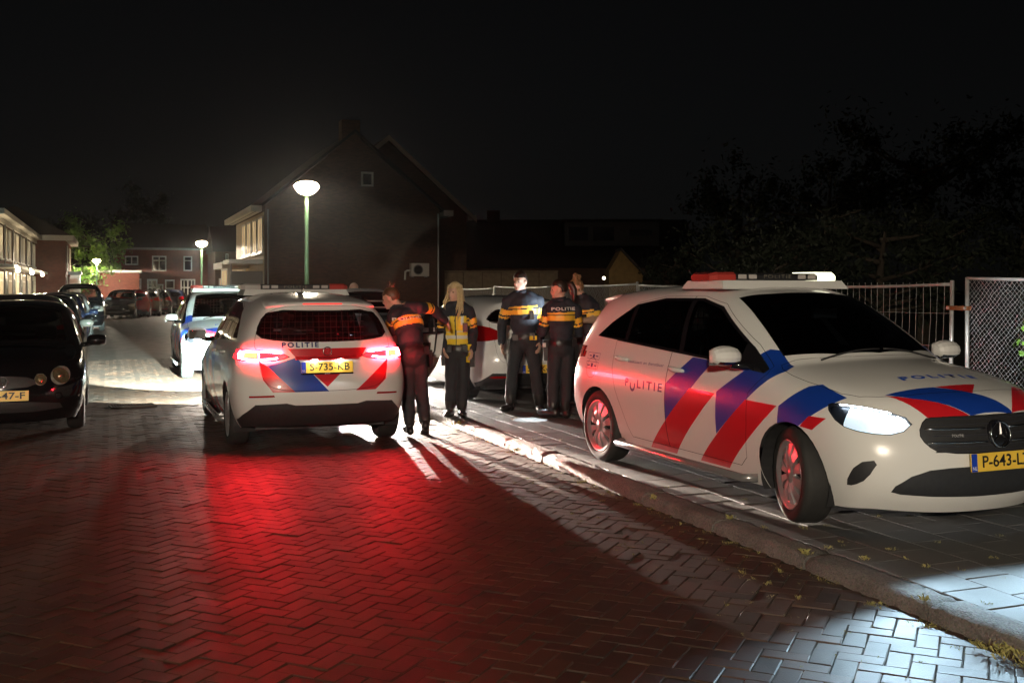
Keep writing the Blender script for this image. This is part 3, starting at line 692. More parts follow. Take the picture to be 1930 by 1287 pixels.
def build_police_details():
    P = POL; bvh = P['bvh']; D = {}
    # side lettering on both sides
    for sg, nm in ((-1, 'R'), (1, 'L')):
        fx = Vector((1 if sg < 0 else -1, 0, 0)); dirn = (0, -sg, 0)
        def lay(txt, x0, x1, z, size, m, bold=0, off=.0025, space=1):
            me = text_mesh(txt, size, m, width=abs(x1 - x0), bold=bold, space=space); me.transform(frame(((x0 + x1) / 2, sg * 1.2, z), fx, (0, 0, 1))); return conform(me, bvh, dirn, off, sub=False)
        f = 1 if sg < 0 else -1; cx = -.535
        D['side_letters.' + nm] = [lay('P', cx - f * .30, cx - f * .245, .752, .095, NAVY, .002), lay('LITIE', cx - f * .10, cx + f * .30, .750, .095, NAVY, .002, space=1.35)]
        a = [Vector((cx - f * .17 + f * .045 * math.cos(t), sg * 1.2, .735 + .05 * math.sin(t) * 1.0)) for t in [R(150 + 240 * i / 14) for i in range(15)]]
        b = [Vector((cx - f * .17 + f * .027 * math.cos(t), sg * 1.2, .738 + .031 * math.sin(t))) for t in [R(390 - 240 * i / 14) for i in range(15)]]
        D['side_emblem.' + nm] = ribbon(a + b, bvh, dirn, .0025, NAVY, 'emblem')
        D['side_motto.' + nm] = lay('waakzaam en dienstbaar', -.845, -.254, .93, .036, NAVY)
        st = MB()
        for z0, z1 in ((.905, .965), (.82, .885)):
            for x0, x1, q0, q1 in ((-1.60, -1.36, z1 - .004, z1), (-1.60, -1.36, z0, z0 + .004), (-1.60, -1.596, z0, z1), (-1.364, -1.36, z0, z1), (-1.50, -1.46, z0 + .015, z1 - .015), (-1.57, -1.52, z0 + .025, z0 + .035), (-1.44, -1.39, z0 + .025, z0 + .035)):
                st.add([(x0, sg * 1.2, q0), (x1, sg * 1.2, q0), (x1, sg * 1.2, q1), (x0, sg * 1.2, q1)], [(0, 1, 2, 3)])
        D['sticker.' + nm] = conform(st.mesh(NAVY, 'sticker'), bvh, dirn, .003, sub=False)
    me = text_mesh('POLITIE', .085, mat('blue lettering foil', (.01, .07, .45), .4), width=.60, bold=.004, space=1.5)
    me.transform(frame((1.79, -.03, 1.5), (.07, 1, 0), (-1, .07, 0))); D['bonnet_letters'] = conform(me, bvh, (0, 0, -1), .002, sub=False)
    me = text_mesh('POLITIE', .065, NAVY, width=.36, bold=.0025, space=1.4); me.transform(frame((-2.5, .255, 1.06), (0, -1, 0), (0, 0, 1))); D['rear_letters'] = conform(me, bvh, (1, 0, 0), .002, sub=False)
    # door handles
    for sg, nm in ((-1, 'R'), (1, 'L')):
        for x, z, k in ((-.94, .945, 'rear'), (-.05, .915, 'front')):
            p0 = along([(x, sg * 1.5, z)], bvh, (0, -sg, 0), 0)[0]; mb = MB(); mb.smooth = True
            pts = [Vector((x - .11 + .22 * i / 8, p0.y + sg * (.012 + .022 * math.sin(math.pi * i / 8)), z - .012 * i / 8 + .006)) for i in range(9)]
            mb.tube(pts, [.012 + .010 * math.sin(math.pi * i / 8) for i in range(9)], 8); D['handle.%s.%s' % (k, nm)] = mb.mesh(PAINT, 'handle')
        # mirror
        mb = MB(); mb.smooth = True; q = []
        for i in range(9):
            for j in range(12):
                a = R(-90 + 180 * i / 8); t = 2 * math.pi * j / 12
                y = sg * (1.02 + .115 * math.sin(a)); rx = .10 * math.cos(a) ** .55 if i not in (0, 8) else .02; rz = .082 * math.cos(a) ** .5 if i not in (0, 8) else .02
                q.append(Vector((.80 + rx * max(math.cos(t), -.45), y, 1.065 + rz * math.sin(t) * (1 if math.sin(t) > 0 else .75))))
        fs = [(i * 12 + j, i * 12 + (j + 1) % 12, (i + 1) * 12 + (j + 1) % 12, (i + 1) * 12 + j) for i in range(8) for j in range(12)] + [tuple(range(12)), tuple(range(96, 108))[::-1]]
        for f in fs:
            zc = sum(q[i].z for i in f) / len(f); mb.mi = 1 if zc < 1.03 else 0; mb.add([q[i] for i in f], [tuple(range(len(f)))])
        mb.mi = 1; mb.tube([(.84, sg * .80, 1.0), (.82, sg * .88, 1.0), (.80, sg * .96, 1.015)], [.035, .028, .03], 8)
        D['mirror.' + nm] = mb.mesh([PAINT, GLOSSB], 'wing_mirror')
        g = MB(); g.box((.752, sg * 1.02, 1.06), (.006, .19, .11)); D['mirror_glass.' + nm] = g.mesh(mat('mirror glass', (.6, .62, .65), .05, metal=1), 'mirror_glass')
        # headlamp inner parts
        src = POL['M']['headlight.' + nm]; hb = MB(); hb.smooth = True
        vs = [v.co - v.normal * .035 for v in src.vertices]
        for lit in (0, 1):
            hb = MB(); hb.smooth = True
            for p in src.polygons:
                hb.mi = 1 if (lit and p.center.x > 1.80) else 0; hb.add([vs[i] for i in p.vertices], [tuple(range(len(p.vertices)))])
            for cx_, cy_ in ((1.98, .66), (2.02, .585)):
                hb.mi = 3 if lit else 2; hb.lathe([(.0, .03), (.028, .024), (.038, .0)], 12, Matrix.Translation((cx_, sg * cy_, .725)) @ Matrix.Rotation(R(90), 4, 'Y'))
            D['lamp_inner%d.%s' % (lit, nm)] = hb.mesh([mat('lamp bezel', (.03, .035, .045), .25, metal=.5), HEADON, LAMPOFF, HEADHOT], 'reflector')
        mb = MB(); mb.smooth = True; mb.tube(along([(1.73 + .34 * i / 10, sg * 2, .818 - .055 * (i / 10) ** 2.2) for i in range(11)], bvh, (0, -sg, 0), -.018), .006, 5); D['drl.' + nm] = mb.mesh(HEADHOT, 'day_light')
        # tail lamp strips: C shape plus amber block
        for path, k in (([(.80, .925), (.60, .922), (.46, .932)], 0), ([(.80, 1.0), (.62, 1.0), (.47, .985)], 0), ([(.835, .925), (.835, 1.0)], 0), ([(.66, .925), (.66, 1.0)], 0)):
            pass
        tb = MB(); tb.smooth = True
        C = [(.44, .985), (.55, .995), (.66, 1.0), (.76, 1.0), (.815, .99), (.828, .962), (.815, .93), (.76, .92), (.66, .918), (.56, .924), (.48, .935)]
        fine = []
        for i in range(len(C) - 1):
            for t in range(3): fine.append((C[i][0] + (C[i + 1][0] - C[i][0]) * t / 3, C[i][1] + (C[i + 1][1] - C[i][1]) * t / 3))
        fine.append(C[-1])
        tb.tube(along([(-3, sg * a, b) for a, b in fine], bvh, (1, 0, 0), .016), .0085, 6)
        for j in range(1): tb.tube(along([(-3, sg * .655, .925 + .07 * i / 4) for i in range(5)], bvh, (1, 0, 0), .016), .005, 5)
        dd = Vector((.62, -sg * .78, 0)); cp = []
        for z in (.925, .945, .965, .985, 1.0):
            h = bvh.ray_cast(Vector((-1.9, sg * .80, z)) - dd * 2, dd); cp.append(h[0] - dd * .014)
        tb.tube(cp, .010, 6); tb.tube([p + Vector((.05, sg * .012, 0)) for p in cp], .010, 6)
        D['tail_strip.' + nm] = tb.mesh(TAILON, 'light_strip')
        D['tail_amber.' + nm] = ribbon([Vector((-3, sg * a, b)) for a, b in ((.67, .935), (.805, .938), (.805, .984), (.67, .986))], bvh, (1, 0, 0), .008, TAILAMB, 'indicator')
        # side step tube
        mb = MB(); mb.smooth = True; mb.tube([(-.98, sg * .85, .23), (-.93, sg * .93, .225), (.90, sg * .93, .225), (.96, sg * .85, .23)], .03, 10); D['step.' + nm] = mb.mesh(mat('side step', (.45, .44, .44), .25, metal=.7), 'side_step')
        # wheel arch lip
    # grille bars, star
    gm = POL['M']['grille']
    gb = MB(); gb.smooth = True
    for z in (.695, .615):
        for s0, s1 in ((-.49, -.10), (.10, .49)):
            gb.tube(along([(3, s0 + (s1 - s0) * i / 8, z) for i in range(9)], bvh, (-1, 0, 0), .006), .007, 6)
    D['grille_bar'] = gb.mesh(CHROME, 'grille_bar')
    gb = MB()
    for i in range(7):
        z = .56 + i * .032
        if .60 < z < .63 or .68 < z < .71: continue
        gb.tube(along([(3, -.45 + .9 * k / 14, z) for k in range(15)], bvh, (-1, 0, 0), .001), .004, 4)
    D['grille_mesh'] = gb.mesh(mat('dark grille bar', (.03, .032, .04), .3), 'grille_slat')
    h = along([(3, 0, .655)], bvh, (-1, 0, 0), 0)[0]
    D['front_star'] = star_mesh(.078, frame((h.x + .022, 0, .655), (0, 1, 0), (-.12, 0, 1)))
    mb = MB(); mb.smooth = True; mb.lathe([(.0, .016), (.07, .014), (.086, .004), (.09, -.03)], 28, frame((h.x + .002, 0, .655), (0, 1, 0), (-.12, 0, 1))); D['front_star_disc'] = mb.mesh(GLOSSB, 'badge_disc')
    t = text_mesh('POLITIE', .022, mat('grille lettering', (.5, .5, .5), .4), width=.075); t.transform(frame((3, -.30, .655), (.1, 1, 0), (0, 0, 1))); D['grille_letters'] = conform(t, bvh, (-1, 0, 0), .006, sub=False)
    hr = along([(-3, 0, .985)], bvh, (1, 0, 0), 0)[0]
    D['rear_star'] = star_mesh(.042, frame((hr.x - .006, -.01, .995), (0, -1, 0), (0, 0, 1)))
    # spoiler with brake lamp
    mb = MB(); mb.smooth = True
    pr = [(-1.60, 1.530), (-1.76, 1.514), (-1.935, 1.478), (-1.94, 1.462), (-1.88, 1.445), (-1.80, 1.43)]; n = 13; vs = []
    for i in range(n):
        y = -.56 + 1.12 * i / (n - 1); k = abs(y) / .56
        for x, z in pr: vs.append(Vector((x + .10 * k ** 3, y, z - .022 * k ** 2 - (.012 * k ** 4))))
    m = len(pr); mb.add(vs, [(i * m + j, i * m + j + 1, (i + 1) * m + j + 1, (i + 1) * m + j) for i in range(n - 1) for j in range(m - 1)] + [tuple(range(m))[::-1], tuple(range((n - 1) * m, n * m))])
    D['spoiler'] = mb.mesh(PAINT, 'spoiler')
    mb = MB(); mb.bx(-1.946, -1.935, -.20, .20, 1.462, 1.474); D['brake_lamp'] = mb.mesh(mat('high brake lamp', (.6, .02, .02), .3, emit=(1, .05, .04), es=1.5), 'brake_lamp')
    # plate recess lamps
    mb = MB()
    mb.box((-2.215, 0, .9165), (.018, .05, .005)); D['plate_lamp'] = mb.mesh(PLAMP, 'plate_lamp')
    mb = MB(); mb.smooth = False; mb.prism([(-2.09, -.31, .918), (-2.235, -.31, .920), (-2.235, -.31, .930), (-2.10, -.31, .952)], (0, 0, 0), (0, .62, 0)); D['gate_handle'] = mb.mesh(RED, 'gate_handle')
    # light bar
    mb = MB(); mb.smooth = False
    def slab(x0, x1, y0, y1, z0, z1, tx, ty): return [(x0, y0, z0), (x1, y0, z0), (x1, y1, z0), (x0, y1, z0), (x0 + tx, y0 + ty, z1), (x1 - tx, y0 + ty, z1), (x1 - tx, y1 - ty, z1), (x0 + tx, y1 - ty, z1)]
    Q6 = [(3, 2, 1, 0), (4, 5, 6, 7), (0, 1, 5, 4), (1, 2, 6, 5), (2, 3, 7, 6), (3, 0, 4, 7)]
    mb.add(slab(-.42, .18, -.61, .61, 1.545, 1.612, .05, .03), Q6); D['bar_base'] = mb.mesh(PAINT, 'bar_base')
    def rounded(x0, x1, y0, y1, z0, z1, m, nm, end=0):
        mb = MB(); mb.smooth = False; c = .02; vs = []
        poly = [(x0, z0), (x1, z0), (x1, z1 - c), (x1 - c * 1.6, z1), (x0 + c * 1.6, z1), (x0, z1 - c)]
        for y, kx in ((y0, (.75 if end < 0 else 1)), (y0 + .05, 1), (y1 - .05, 1), (y1, (.75 if end > 0 else 1))):
            xc = (x0 + x1) / 2; zc = z0
            for x, z in poly: vs.append(Vector((xc + (x - xc) * kx, y, zc + (z - zc) * (kx if kx < 1 else 1))))
        k = 6; mb.add(vs, [(i * k + j, i * k + (j + 1) % k, (i + 1) * k + (j + 1) % k, (i + 1) * k + j) for i in range(3) for j in range(k)] + [tuple(range(k))[::-1], tuple(range(3 * k, 4 * k))])
        return mb.mesh(m, nm)
    xb0, xb1 = -.30, .05
    D['bar_mid'] = rounded(xb0, xb1, -.40, .40, 1.614, 1.672, LEDOFF, 'bar_housing')
    D['bar_end.L'] = rounded(xb0, xb1, .40, .62, 1.614, 1.678, CLEARPL, 'beacon', 1); D['bar_end.R'] = rounded(xb0, xb1, -.62, -.40, 1.614, 1.678, BARRED, 'beacon', -1)
    D['bar_end_lit.L'] = rounded(xb0, xb1, .40, .62, 1.614, 1.682, ALLEY, 'beacon', 1)
    mods = MB()
    for y in (-.34, -.24, .24, .34):
        for x in (xb0 - .002, xb1 + .002): mods.box((x, y, 1.643), (.006, .075, .034))
    D['bar_module'] = mods.mesh(CLEARPL, 'lamp_module')
    lt = []
    for x, sx in ((xb1 + .004, 1), (xb0 - .004, -1)):
        t = text_mesh('POLITIE', .045, LEDTXT, width=.27, space=1.2); t.transform(frame((x, 0, 1.643), (0, sx, 0), (0, 0, 1))); lt.append(t)
    D['bar_letters'] = lt
    mb = MB(); mb.tube([(-1.25, .1, 1.56), (-1.30, .1, 1.60), (-1.42, .1, 1.72)], .004, 5); mb.box((-1.22, .1, 1.572), (.12, .05, .02)); D['antenna'] = mb.mesh(MATTB, 'antenna')
    # interior
    mb = MB(); mb.bx(-1.9, 1.3, -.74, .74, .28, .32); mb.add([(1.22, -.72, .34), (1.22, .72, .34), (1.10, .70, 1.02), (1.10, -.70, 1.02), (.62, -.72, .90), (.62, .72, .90), (.72, .72, .5), (.72, -.72, .5)], [(0, 1, 2, 3), (3, 2, 5, 4), (4, 5, 6, 7)])
    mb.tube([(.42 + .05 * math.sin(t), .36 + .18 * math.cos(t), .86 + .18 * math.sin(t)) for t in [2 * math.pi * i / 20 for i in range(21)]], .013, 6)
    D['cabin'] = mb.mesh(DARKIN, 'cabin')
    mb = MB(); mb.bx(-1.36, -1.16, -.64, .64, .40, .54); mb.box((-1.28, 0, .82), (.12, 1.24, .58)); D['bench'] = mb.mesh(SEATM, 'rear_bench')
    mb = MB()
    for i in range(17): mb.tube([(-1.42, -.52 + 1.04 * i / 16, 1.0), (-1.40, -.50 + 1.0 * i / 16, 1.40)], .0035, 4)
    for i in range(7): mb.tube([(-1.41, -.55, 1.03 + .06 * i), (-1.41, .55, 1.03 + .06 * i)], .0035, 4)
    D['cage'] = mb.mesh(mat('cage wire', (.35, .34, .33), .4, metal=.6), 'cargo_cage')
    mb = MB(); mb.box((1.05, -.12, 1.06), (.05, .16, .06)); mb.box((.62, 0, 1.36), (.03, .22, .07)); mb.add([(.93, -.10, 1.14), (.96, -.05, 1.14), (.66, -.02, 1.33), (.64, -.06, 1.33)], [(0, 1, 2, 3)])
    D['dash_kit'] = mb.mesh(mat('pale plastic', (.35, .34, .30), .5), 'dash_equipment')
    mb = MB(); mb.smooth = True
    for s0 in (.56, .02): mb.tube(along([(1.19 - .028 * abs(s0 - .5 * i / 8), s0 - .5 * i / 8, 2) for i in range(9)], bvh, (0, 0, -1), .012), .007, 5)
    D['wiper'] = mb.mesh(MATTB, 'wiper')
    mb = MB(); mb.bx(-1.85, 1.80, -.66, .66, .20, .27); D['floor'] = mb.mesh(MATTB, 'underbody')
    return D
PD = build_police_details()
def police_car(pose, z0, label, front_plate, rear_plate, lit_head=True, lit_tail=True, alley=False, open_door=0, steer=0, beam=(0, 0), tilt=27, soft=.10, near=.12, up=1.0, col=(.70, .88, 1), wide=2.6, spread=2.0):
    M = POL['M']; c = empty('police_car', (pose[0], pose[1], z0), pose[2], label=label, cat='police car', group='marked police estate cars')
    body = ob('body', M['body'], c)
    for k, nm in (('bonnet', 'bonnet'), ('tailgate', 'tailgate'), ('windscreen', 'windscreen'), ('grille', 'grille'), ('intake', 'air_intake'), ('diffuser', 'rear_diffuser'), ('fuel_flap', 'fuel_flap')):
        o = ob(nm, M[k], c)
        if k == 'tailgate': tg = o
        if k == 'grille': gr = o
        if k == 'bonnet': bo = o
    ob('rear_window', M['rear_window'], tg); ob('letters', PD['rear_letters'], tg, kind='stuff'); ob('star_badge', PD['rear_star'], tg); gh = ob('gate_handle', PD['gate_handle'], tg)
    if lit_tail:
        for y in (-.13, .13): ob('plate_lamp', PD['plate_lamp'], tg).location.y = y
    sp = ob('spoiler', PD['spoiler'], c); ob('brake_lamp', PD['brake_lamp'], sp)
    ob('letters', PD['bonnet_letters'], bo, kind='stuff')
    for k in ('grille_bar', 'grille_mesh'): ob(k if k == 'grille_bar' else 'grille_slat', PD[k], gr, kind='stuff')
    ob('star_badge', PD['front_star'], gr); ob('badge_disc', PD['front_star_disc'], gr); ob('grille_letters', PD['grille_letters'], gr)
    for s in ('L', 'R'):
        sg = 1 if s == 'L' else -1
        d = ob('front_door', M['door_front.' + s], c); ob('side_window', M['side_window.' + s], d); ob('handle', PD['handle.front.' + s], d)
        m = ob('wing_mirror', PD['mirror.' + s], c); ob('mirror_glass', PD['mirror_glass.' + s], m)
        ob('window_trim', M['window_trim.' + s], c); ob('window_trim', M['pillar_trim.' + s], c); ob('quarter_window', M['quarter_window.' + s], c)
        rd = ob('rear_door', M['door_rear.' + s], c); ob('side_window', M['rear_side_window.' + s], rd); ob('handle', PD['handle.rear.' + s], rd)
        ob('door_trim', M['door_trim.' + s], rd)
        ob('door_lining', POL['door_lining' if s == 'R' else 'door_lining_L'], rd)
        for q in PD['side_letters.' + s] + [PD['side_emblem.' + s], PD['side_motto.' + s]]: ob('letters', q, rd, kind='stuff')
        ob('sticker', PD['sticker.' + s], body, kind='stuff')
        if open_door and s == 'R':
            hx = Vector((-.20, -.88, 0)); T = Matrix.Translation(hx) @ Matrix.Rotation(open_door, 4, 'Z') @ Matrix.Translation(-hx); rd.matrix_local = T
            ob('door_edge', POL['door_edge'], rd); ob('door_frame', POL['door_inner'], rd); ob('door_seal', POL['door_seal'], rd)
            rd['label'] = 'open rear door swung outwards'
        h = ob('headlight', M['headlight.' + s], c); ob('lamp_reflector', PD['lamp_inner%d.%s' % (1 if lit_head else 0, s)], h)
        if lit_head: ob('day_light', PD['drl.' + s], h)
        t = ob('taillight', M['taillight.' + s] if lit_tail else off_tail(s), c)
        if lit_tail: ob('light_strip', PD['tail_strip.' + s], t); ob('indicator', PD['tail_amber.' + s], t)
        ob('reflector', M['reflector.' + s], c); ob('corner_vent', M['corner_vent.' + s], c); ob('side_step', PD['step.' + s], c)
        wheel(c, AXF, sg * .785, steer); wheel(c, AXR, sg * .785)
        if lit_head and beam[sg < 0]:
            headlamp_beam(c, 2.16, sg * .62, beam[sg < 0], .72, tilt, soft, near, up, col, wide, spread)
    arch_liner(c, (AXF, AXR), .86)
    ob('cabin', PD['cabin'], c); ob('lining', POL['lining'], c); ob('rear_bench', PD['bench'], c); ob('underbody', PD['floor'], c); ob('wiper', PD['wiper'], c, kind='stuff'); ob('antenna', PD['antenna'], c); ob('cargo_cage', PD['cage'], c, kind='stuff'); ob('dash_equipment', PD['dash_kit'], c)
    for y in (.37, -.37): s_ = ob('seat', SEAT, c); s_.location = (.15, y, 0)
    lb = ob('light_bar', PD['bar_base'], c); ob('bar_housing', PD['bar_mid'], lb); ob('beacon', PD['bar_end_lit.L' if alley else 'bar_end.L'], lb); ob('beacon', PD['bar_end.R'], lb); ob('lamp_module', PD['bar_module'], lb, kind='stuff')
    for t in PD['bar_letters']: ob('letters', t, lb, kind='stuff')
    if alley: spot('alley_lamp_light', (-.12, .66, 1.65), (-.12 + .22, 1.46, 1.15), 300, 92, .3, (.86, .97, 1), .06, lb)
    if front_plate: plate_object(c, front_plate, frame((2.285, -.0, .495), (0, 1, 0), (-.06, 0, 1)))
    if rear_plate: plate_object(c, rear_plate, frame((-2.185, 0, .84), (0, -1, 0), (.18, 0, 1)), 'politie.nl')
    return c
def headlamp_beam(c, x, y, power, z=.72, tilt=27, soft=.10, near=.12, up=1.0, col=(.70, .88, 1), wide=2.6, spread=2.0):
    """low beam: a wide near field and a flat far field whose upper edge lies at the horizon"""
    a = spot('headlamp_beam', (x, y, z), (x + math.cos(R(tilt)), y, z - math.sin(R(tilt))), power * near, 59, soft, col, .035, c); a.scale = (spread, 1, 1)
    if near < .9:
        t2 = 9 - up; b = spot('headlamp_beam', (x + .01, y, z), (x + math.cos(R(t2)), y, z - math.sin(R(t2))), power, 18, .18, col, .035, c); b.scale = (wide, 1, 1)
_off = {}
def off_tail(s):
    if s not in _off: _off[s] = with_mats(POL['M']['taillight.' + s].copy(), REDLENS, SEAM, REDLENS, REDLENS)
    return _off[s]
rc = police_car((2.125, 8.622, -1.170), PZ, 'white police estate with striped livery parked half on the right pavement, headlamp on', 'P-643-LZ', None, lit_tail=False, alley=True, steer=-.30, beam=(210, 210), tilt=24, soft=.6, near=1, spread=4.2, col=(.56, .82, 1))
bc = police_car((-2.633, 12.658, 1.938), 0, 'white police estate seen from behind with glowing tail lamps and an open rear door', None, 'S-735-KB', open_door=R(67), beam=(105000, 14000), tilt=20, near=.05, col=(.72, 1, .93), up=2)
p3 = S(21.4, 2.1)
tc_ = police_car((p3.x, p3.y, R(-69.2)), 0, 'white police estate further back facing us, washed out by headlamps', 'R-214-TV', None, lit_tail=False, beam=(85000, 100), up=1.5, near=.015, col=(1, .84, .70), wide=1.0)
# ------------------------------------------------------------------ ordinary parked cars
def build_civil(kind):
    """kind: 'round' twin round lamps, 'slim' swept lamps with big tail lamps, 'tall' people carrier"""
    B = Body(cage_mesh(b_class_cage(), levels=3 if kind != 'tall' else 2))
    side = lambda c: abs(c.y) > .5
    if kind == 'slim':
        dlo = [(-1.42, 1.16), (-1.15, 1.34), (-.80, 1.43), (-.40, 1.465), (-.04, 1.465), (.265, 1.405), (.80, 1.13), (.98, 1.01), (.31, 1.03), (-.94, 1.11)]
    elif kind == 'tall':
        dlo = [(-1.62, 1.09), (-1.55, 1.38), (-1.02, 1.44), (-.61, 1.465), (-.04, 1.47), (.265, 1.41), (.80, 1.13), (.98, 1.0), (-.94, 1.06)]
    else:
        dlo = [(-1.48, 1.10), (-1.40, 1.28), (-1.02, 1.41), (-.61, 1.455), (-.04, 1.46), (.265, 1.405), (.80, 1.13), (.98, 1.0), (-.94, 1.06)]
    B.imprint('front_door', [(-.19, .29), (.78, .29), (.905, .45), (.905, .85), (1.02, 1.0), (.82, 1.15), (.28, 1.432), (-.17, 1.488), (-.19, 1.0)], 'side', side, two=True)
    B.imprint('rear_door', [(-.19, .29), (-.19, 1.0), (-.17, 1.488), (-.62, 1.483), (-1.0, 1.425), (-1.09, 1.37), (-1.13, 1.08), (-1.02, .68), (-.83, .36), (-.79, .29)], 'side', side, two=True)
    B.imprint('window_trim', dlo, 'side', side, two=True)
    sh = lambda x0, x1: [p for p in clip_x(inset(dlo, .022), x0, x1)]
    B.imprint('side_window', sh(-.10, .75), 'side', side, two=True); B.imprint('rear_side_window', sh(-.98, -.17), 'side', side, two=True); B.imprint('quarter_window', sh(-1.6, -1.04), 'side', side, two=True)
    B.imprint('bonnet', smooth_poly([(1.25, 0), (1.205, .31), (1.03, .71), (1.13, .765), (1.5, .772), (1.77, .74), (1.93, .58), (2.0, .35), (2.05, 0), (2.0, -.35), (1.93, -.58), (1.77, -.74), (1.5, -.772), (1.13, -.765), (1.03, -.71), (1.205, -.31)], 1), 'top', lambda c: c.z > .8 and c.x > .9)
    B.imprint('windscreen', [(1.0, .665), (1.17, .31), (1.215, 0), (1.17, -.31), (1.0, -.665), (.30, -.545), (.375, -.3), (.40, 0), (.375, .3), (.30, .545)], 'top', lambda c: c.z > 1.0)
    rw = [(0, 1.09), (.45, 1.10), (.66, 1.14), (.62, 1.29), (.52, 1.41), (0, 1.42)] if kind != 'slim' else [(0, 1.13), (.40, 1.14), (.69, 1.20), (.62, 1.31), (.50, 1.39), (0, 1.40)]
    rw = rw + [(-a, b) for a, b in rw[1:-1]][::-1]
    B.imprint('rear_window', smooth_poly(rw, 1), 'end', lambda c: c.x < -1.5 and c.z > 1.0)
    f = lambda c: c.x > 1.5
    if kind == 'round':
        for sg, nm in ((1, '.L'), (-1, '.R')):
            B.imprint('headlight' + nm, circle(sg * .62, .71, .108, 20), 'end', f); B.imprint('fog_light' + nm, circle(sg * .405, .675, .068, 16), 'end', f)
    else:
        B.imprint('headlight', smooth_poly([(1.655, .806), (1.70, .84), (1.94, .82), (2.12, .745), (2.085, .665), (1.958, .66), (1.80, .70)], 1), 'side', lambda c: abs(c.y) > .46 and c.x > 1.5, two=True)
    B.imprint('grille', smooth_poly([(.36, .60), (.34, .70), (0, .73), (-.34, .70), (-.36, .60), (0, .58)] if kind != 'slim' else [(.45, .58), (.40, .68), (-.40, .68), (-.45, .58)], 1), 'end', lambda c: c.x > 1.9)
    B.imprint('intake', smooth_poly([(.66, .30), (.60, .42), (-.60, .42), (-.66, .30)], 1), 'end', lambda c: c.x > 1.8)
    tl = {'round': [(.66, .84), (.88, .84), (.88, 1.10), (.66, 1.06)], 'slim': [(.50, .99), (.62, .92), (.92, .90), (.92, 1.12), (.80, 1.15), (.60, 1.10)], 'tall': [(.66, .84), (.88, .84), (.88, 1.34), (.66, 1.30)]}[kind]
    tl = smooth_poly(tl, 1)
    for nm, pl_ in (('taillight.L', tl), ('taillight.R', [(-a, b) for a, b in tl])): B.imprint(nm, pl_, 'end', lambda c: c.x < -1.62)
    B.imprint('diffuser', [(.86, .25), (.66, .44), (-.66, .44), (-.86, .25), (-.8, .15), (.8, .15)], 'end', lambda c: c.x < -1.75)
    if kind == 'slim':
        for sg, nm in ((1, '.L'), (-1, '.R')): B.imprint('fog_reflector' + nm, smooth_poly([(sg * .44, .365), (sg * .70, .36), (sg * .66, .40), (sg * .46, .395)], 1), 'end', lambda c: c.x < -1.75)
    B.imprint('tailgate', smooth_poly([(.62, .95), (.60, .68), (.50, .58), (-.50, .58), (-.60, .68), (-.62, .95), (-.68, 1.1), (-.56, 1.44), (.56, 1.44), (.68, 1.1)], 1), 'end', lambda c: c.x < -1.6, only=('body',))
    for ax in (AXF, AXR): B.imprint('arch_hole', circle(ax, WR, .345), 'side', lambda c: abs(c.y) > .55)
    B.seam(['bonnet', 'tailgate'] + [n + s for n in ('front_door', 'rear_door') for s in ('.L', '.R')], .003); B.seam(['windscreen', 'rear_window'], .006)
    bvh = B.bvh; M = B.finish(); M.pop('arch_hole', None)
    M['lining'] = lining([M[k] for k in M if k.split('.')[0] in ('body', 'front_door', 'rear_door', 'window_trim', 'tailgate')], .035, DARKIN)
    M['bvh'] = bvh; return M
def inset(poly, d):
    n = len(poly); out = []; cx = sum(p[0] for p in poly) / n; cz = sum(p[1] for p in poly) / n
    for x, z in poly:
        l = math.hypot(x - cx, z - cz); out.append((x - (x - cx) / max(l, .01) * d * 1.6, z + (d if z < cz else -d)))
    return out
def clip_x(poly, x0, x1):
    for lim, sg in ((x0, 1), (x1, -1)):
        out = []
        for i in range(len(poly)):
            a, b = poly[i], poly[(i + 1) % len(poly)]; da, db = sg * (a[0] - lim), sg * (b[0] - lim)
            if da >= 0: out.append(a)
            if (da >= 0) != (db >= 0): t = da / (da - db); out.append((a[0] + t * (b[0] - a[0]), a[1] + t * (b[1] - a[1])))
        poly = out
    return poly
CIV = {}
HLGLASS = mat('parked car lamp', (.55, .52, .45), .12, metal=.4, coat=.6, noise=(40, .6, (.12, .11, .1)))
HLLIT = mat('lamp catching the headlights', (.75, .8, .85), .2, metal=.5, coat=.5)
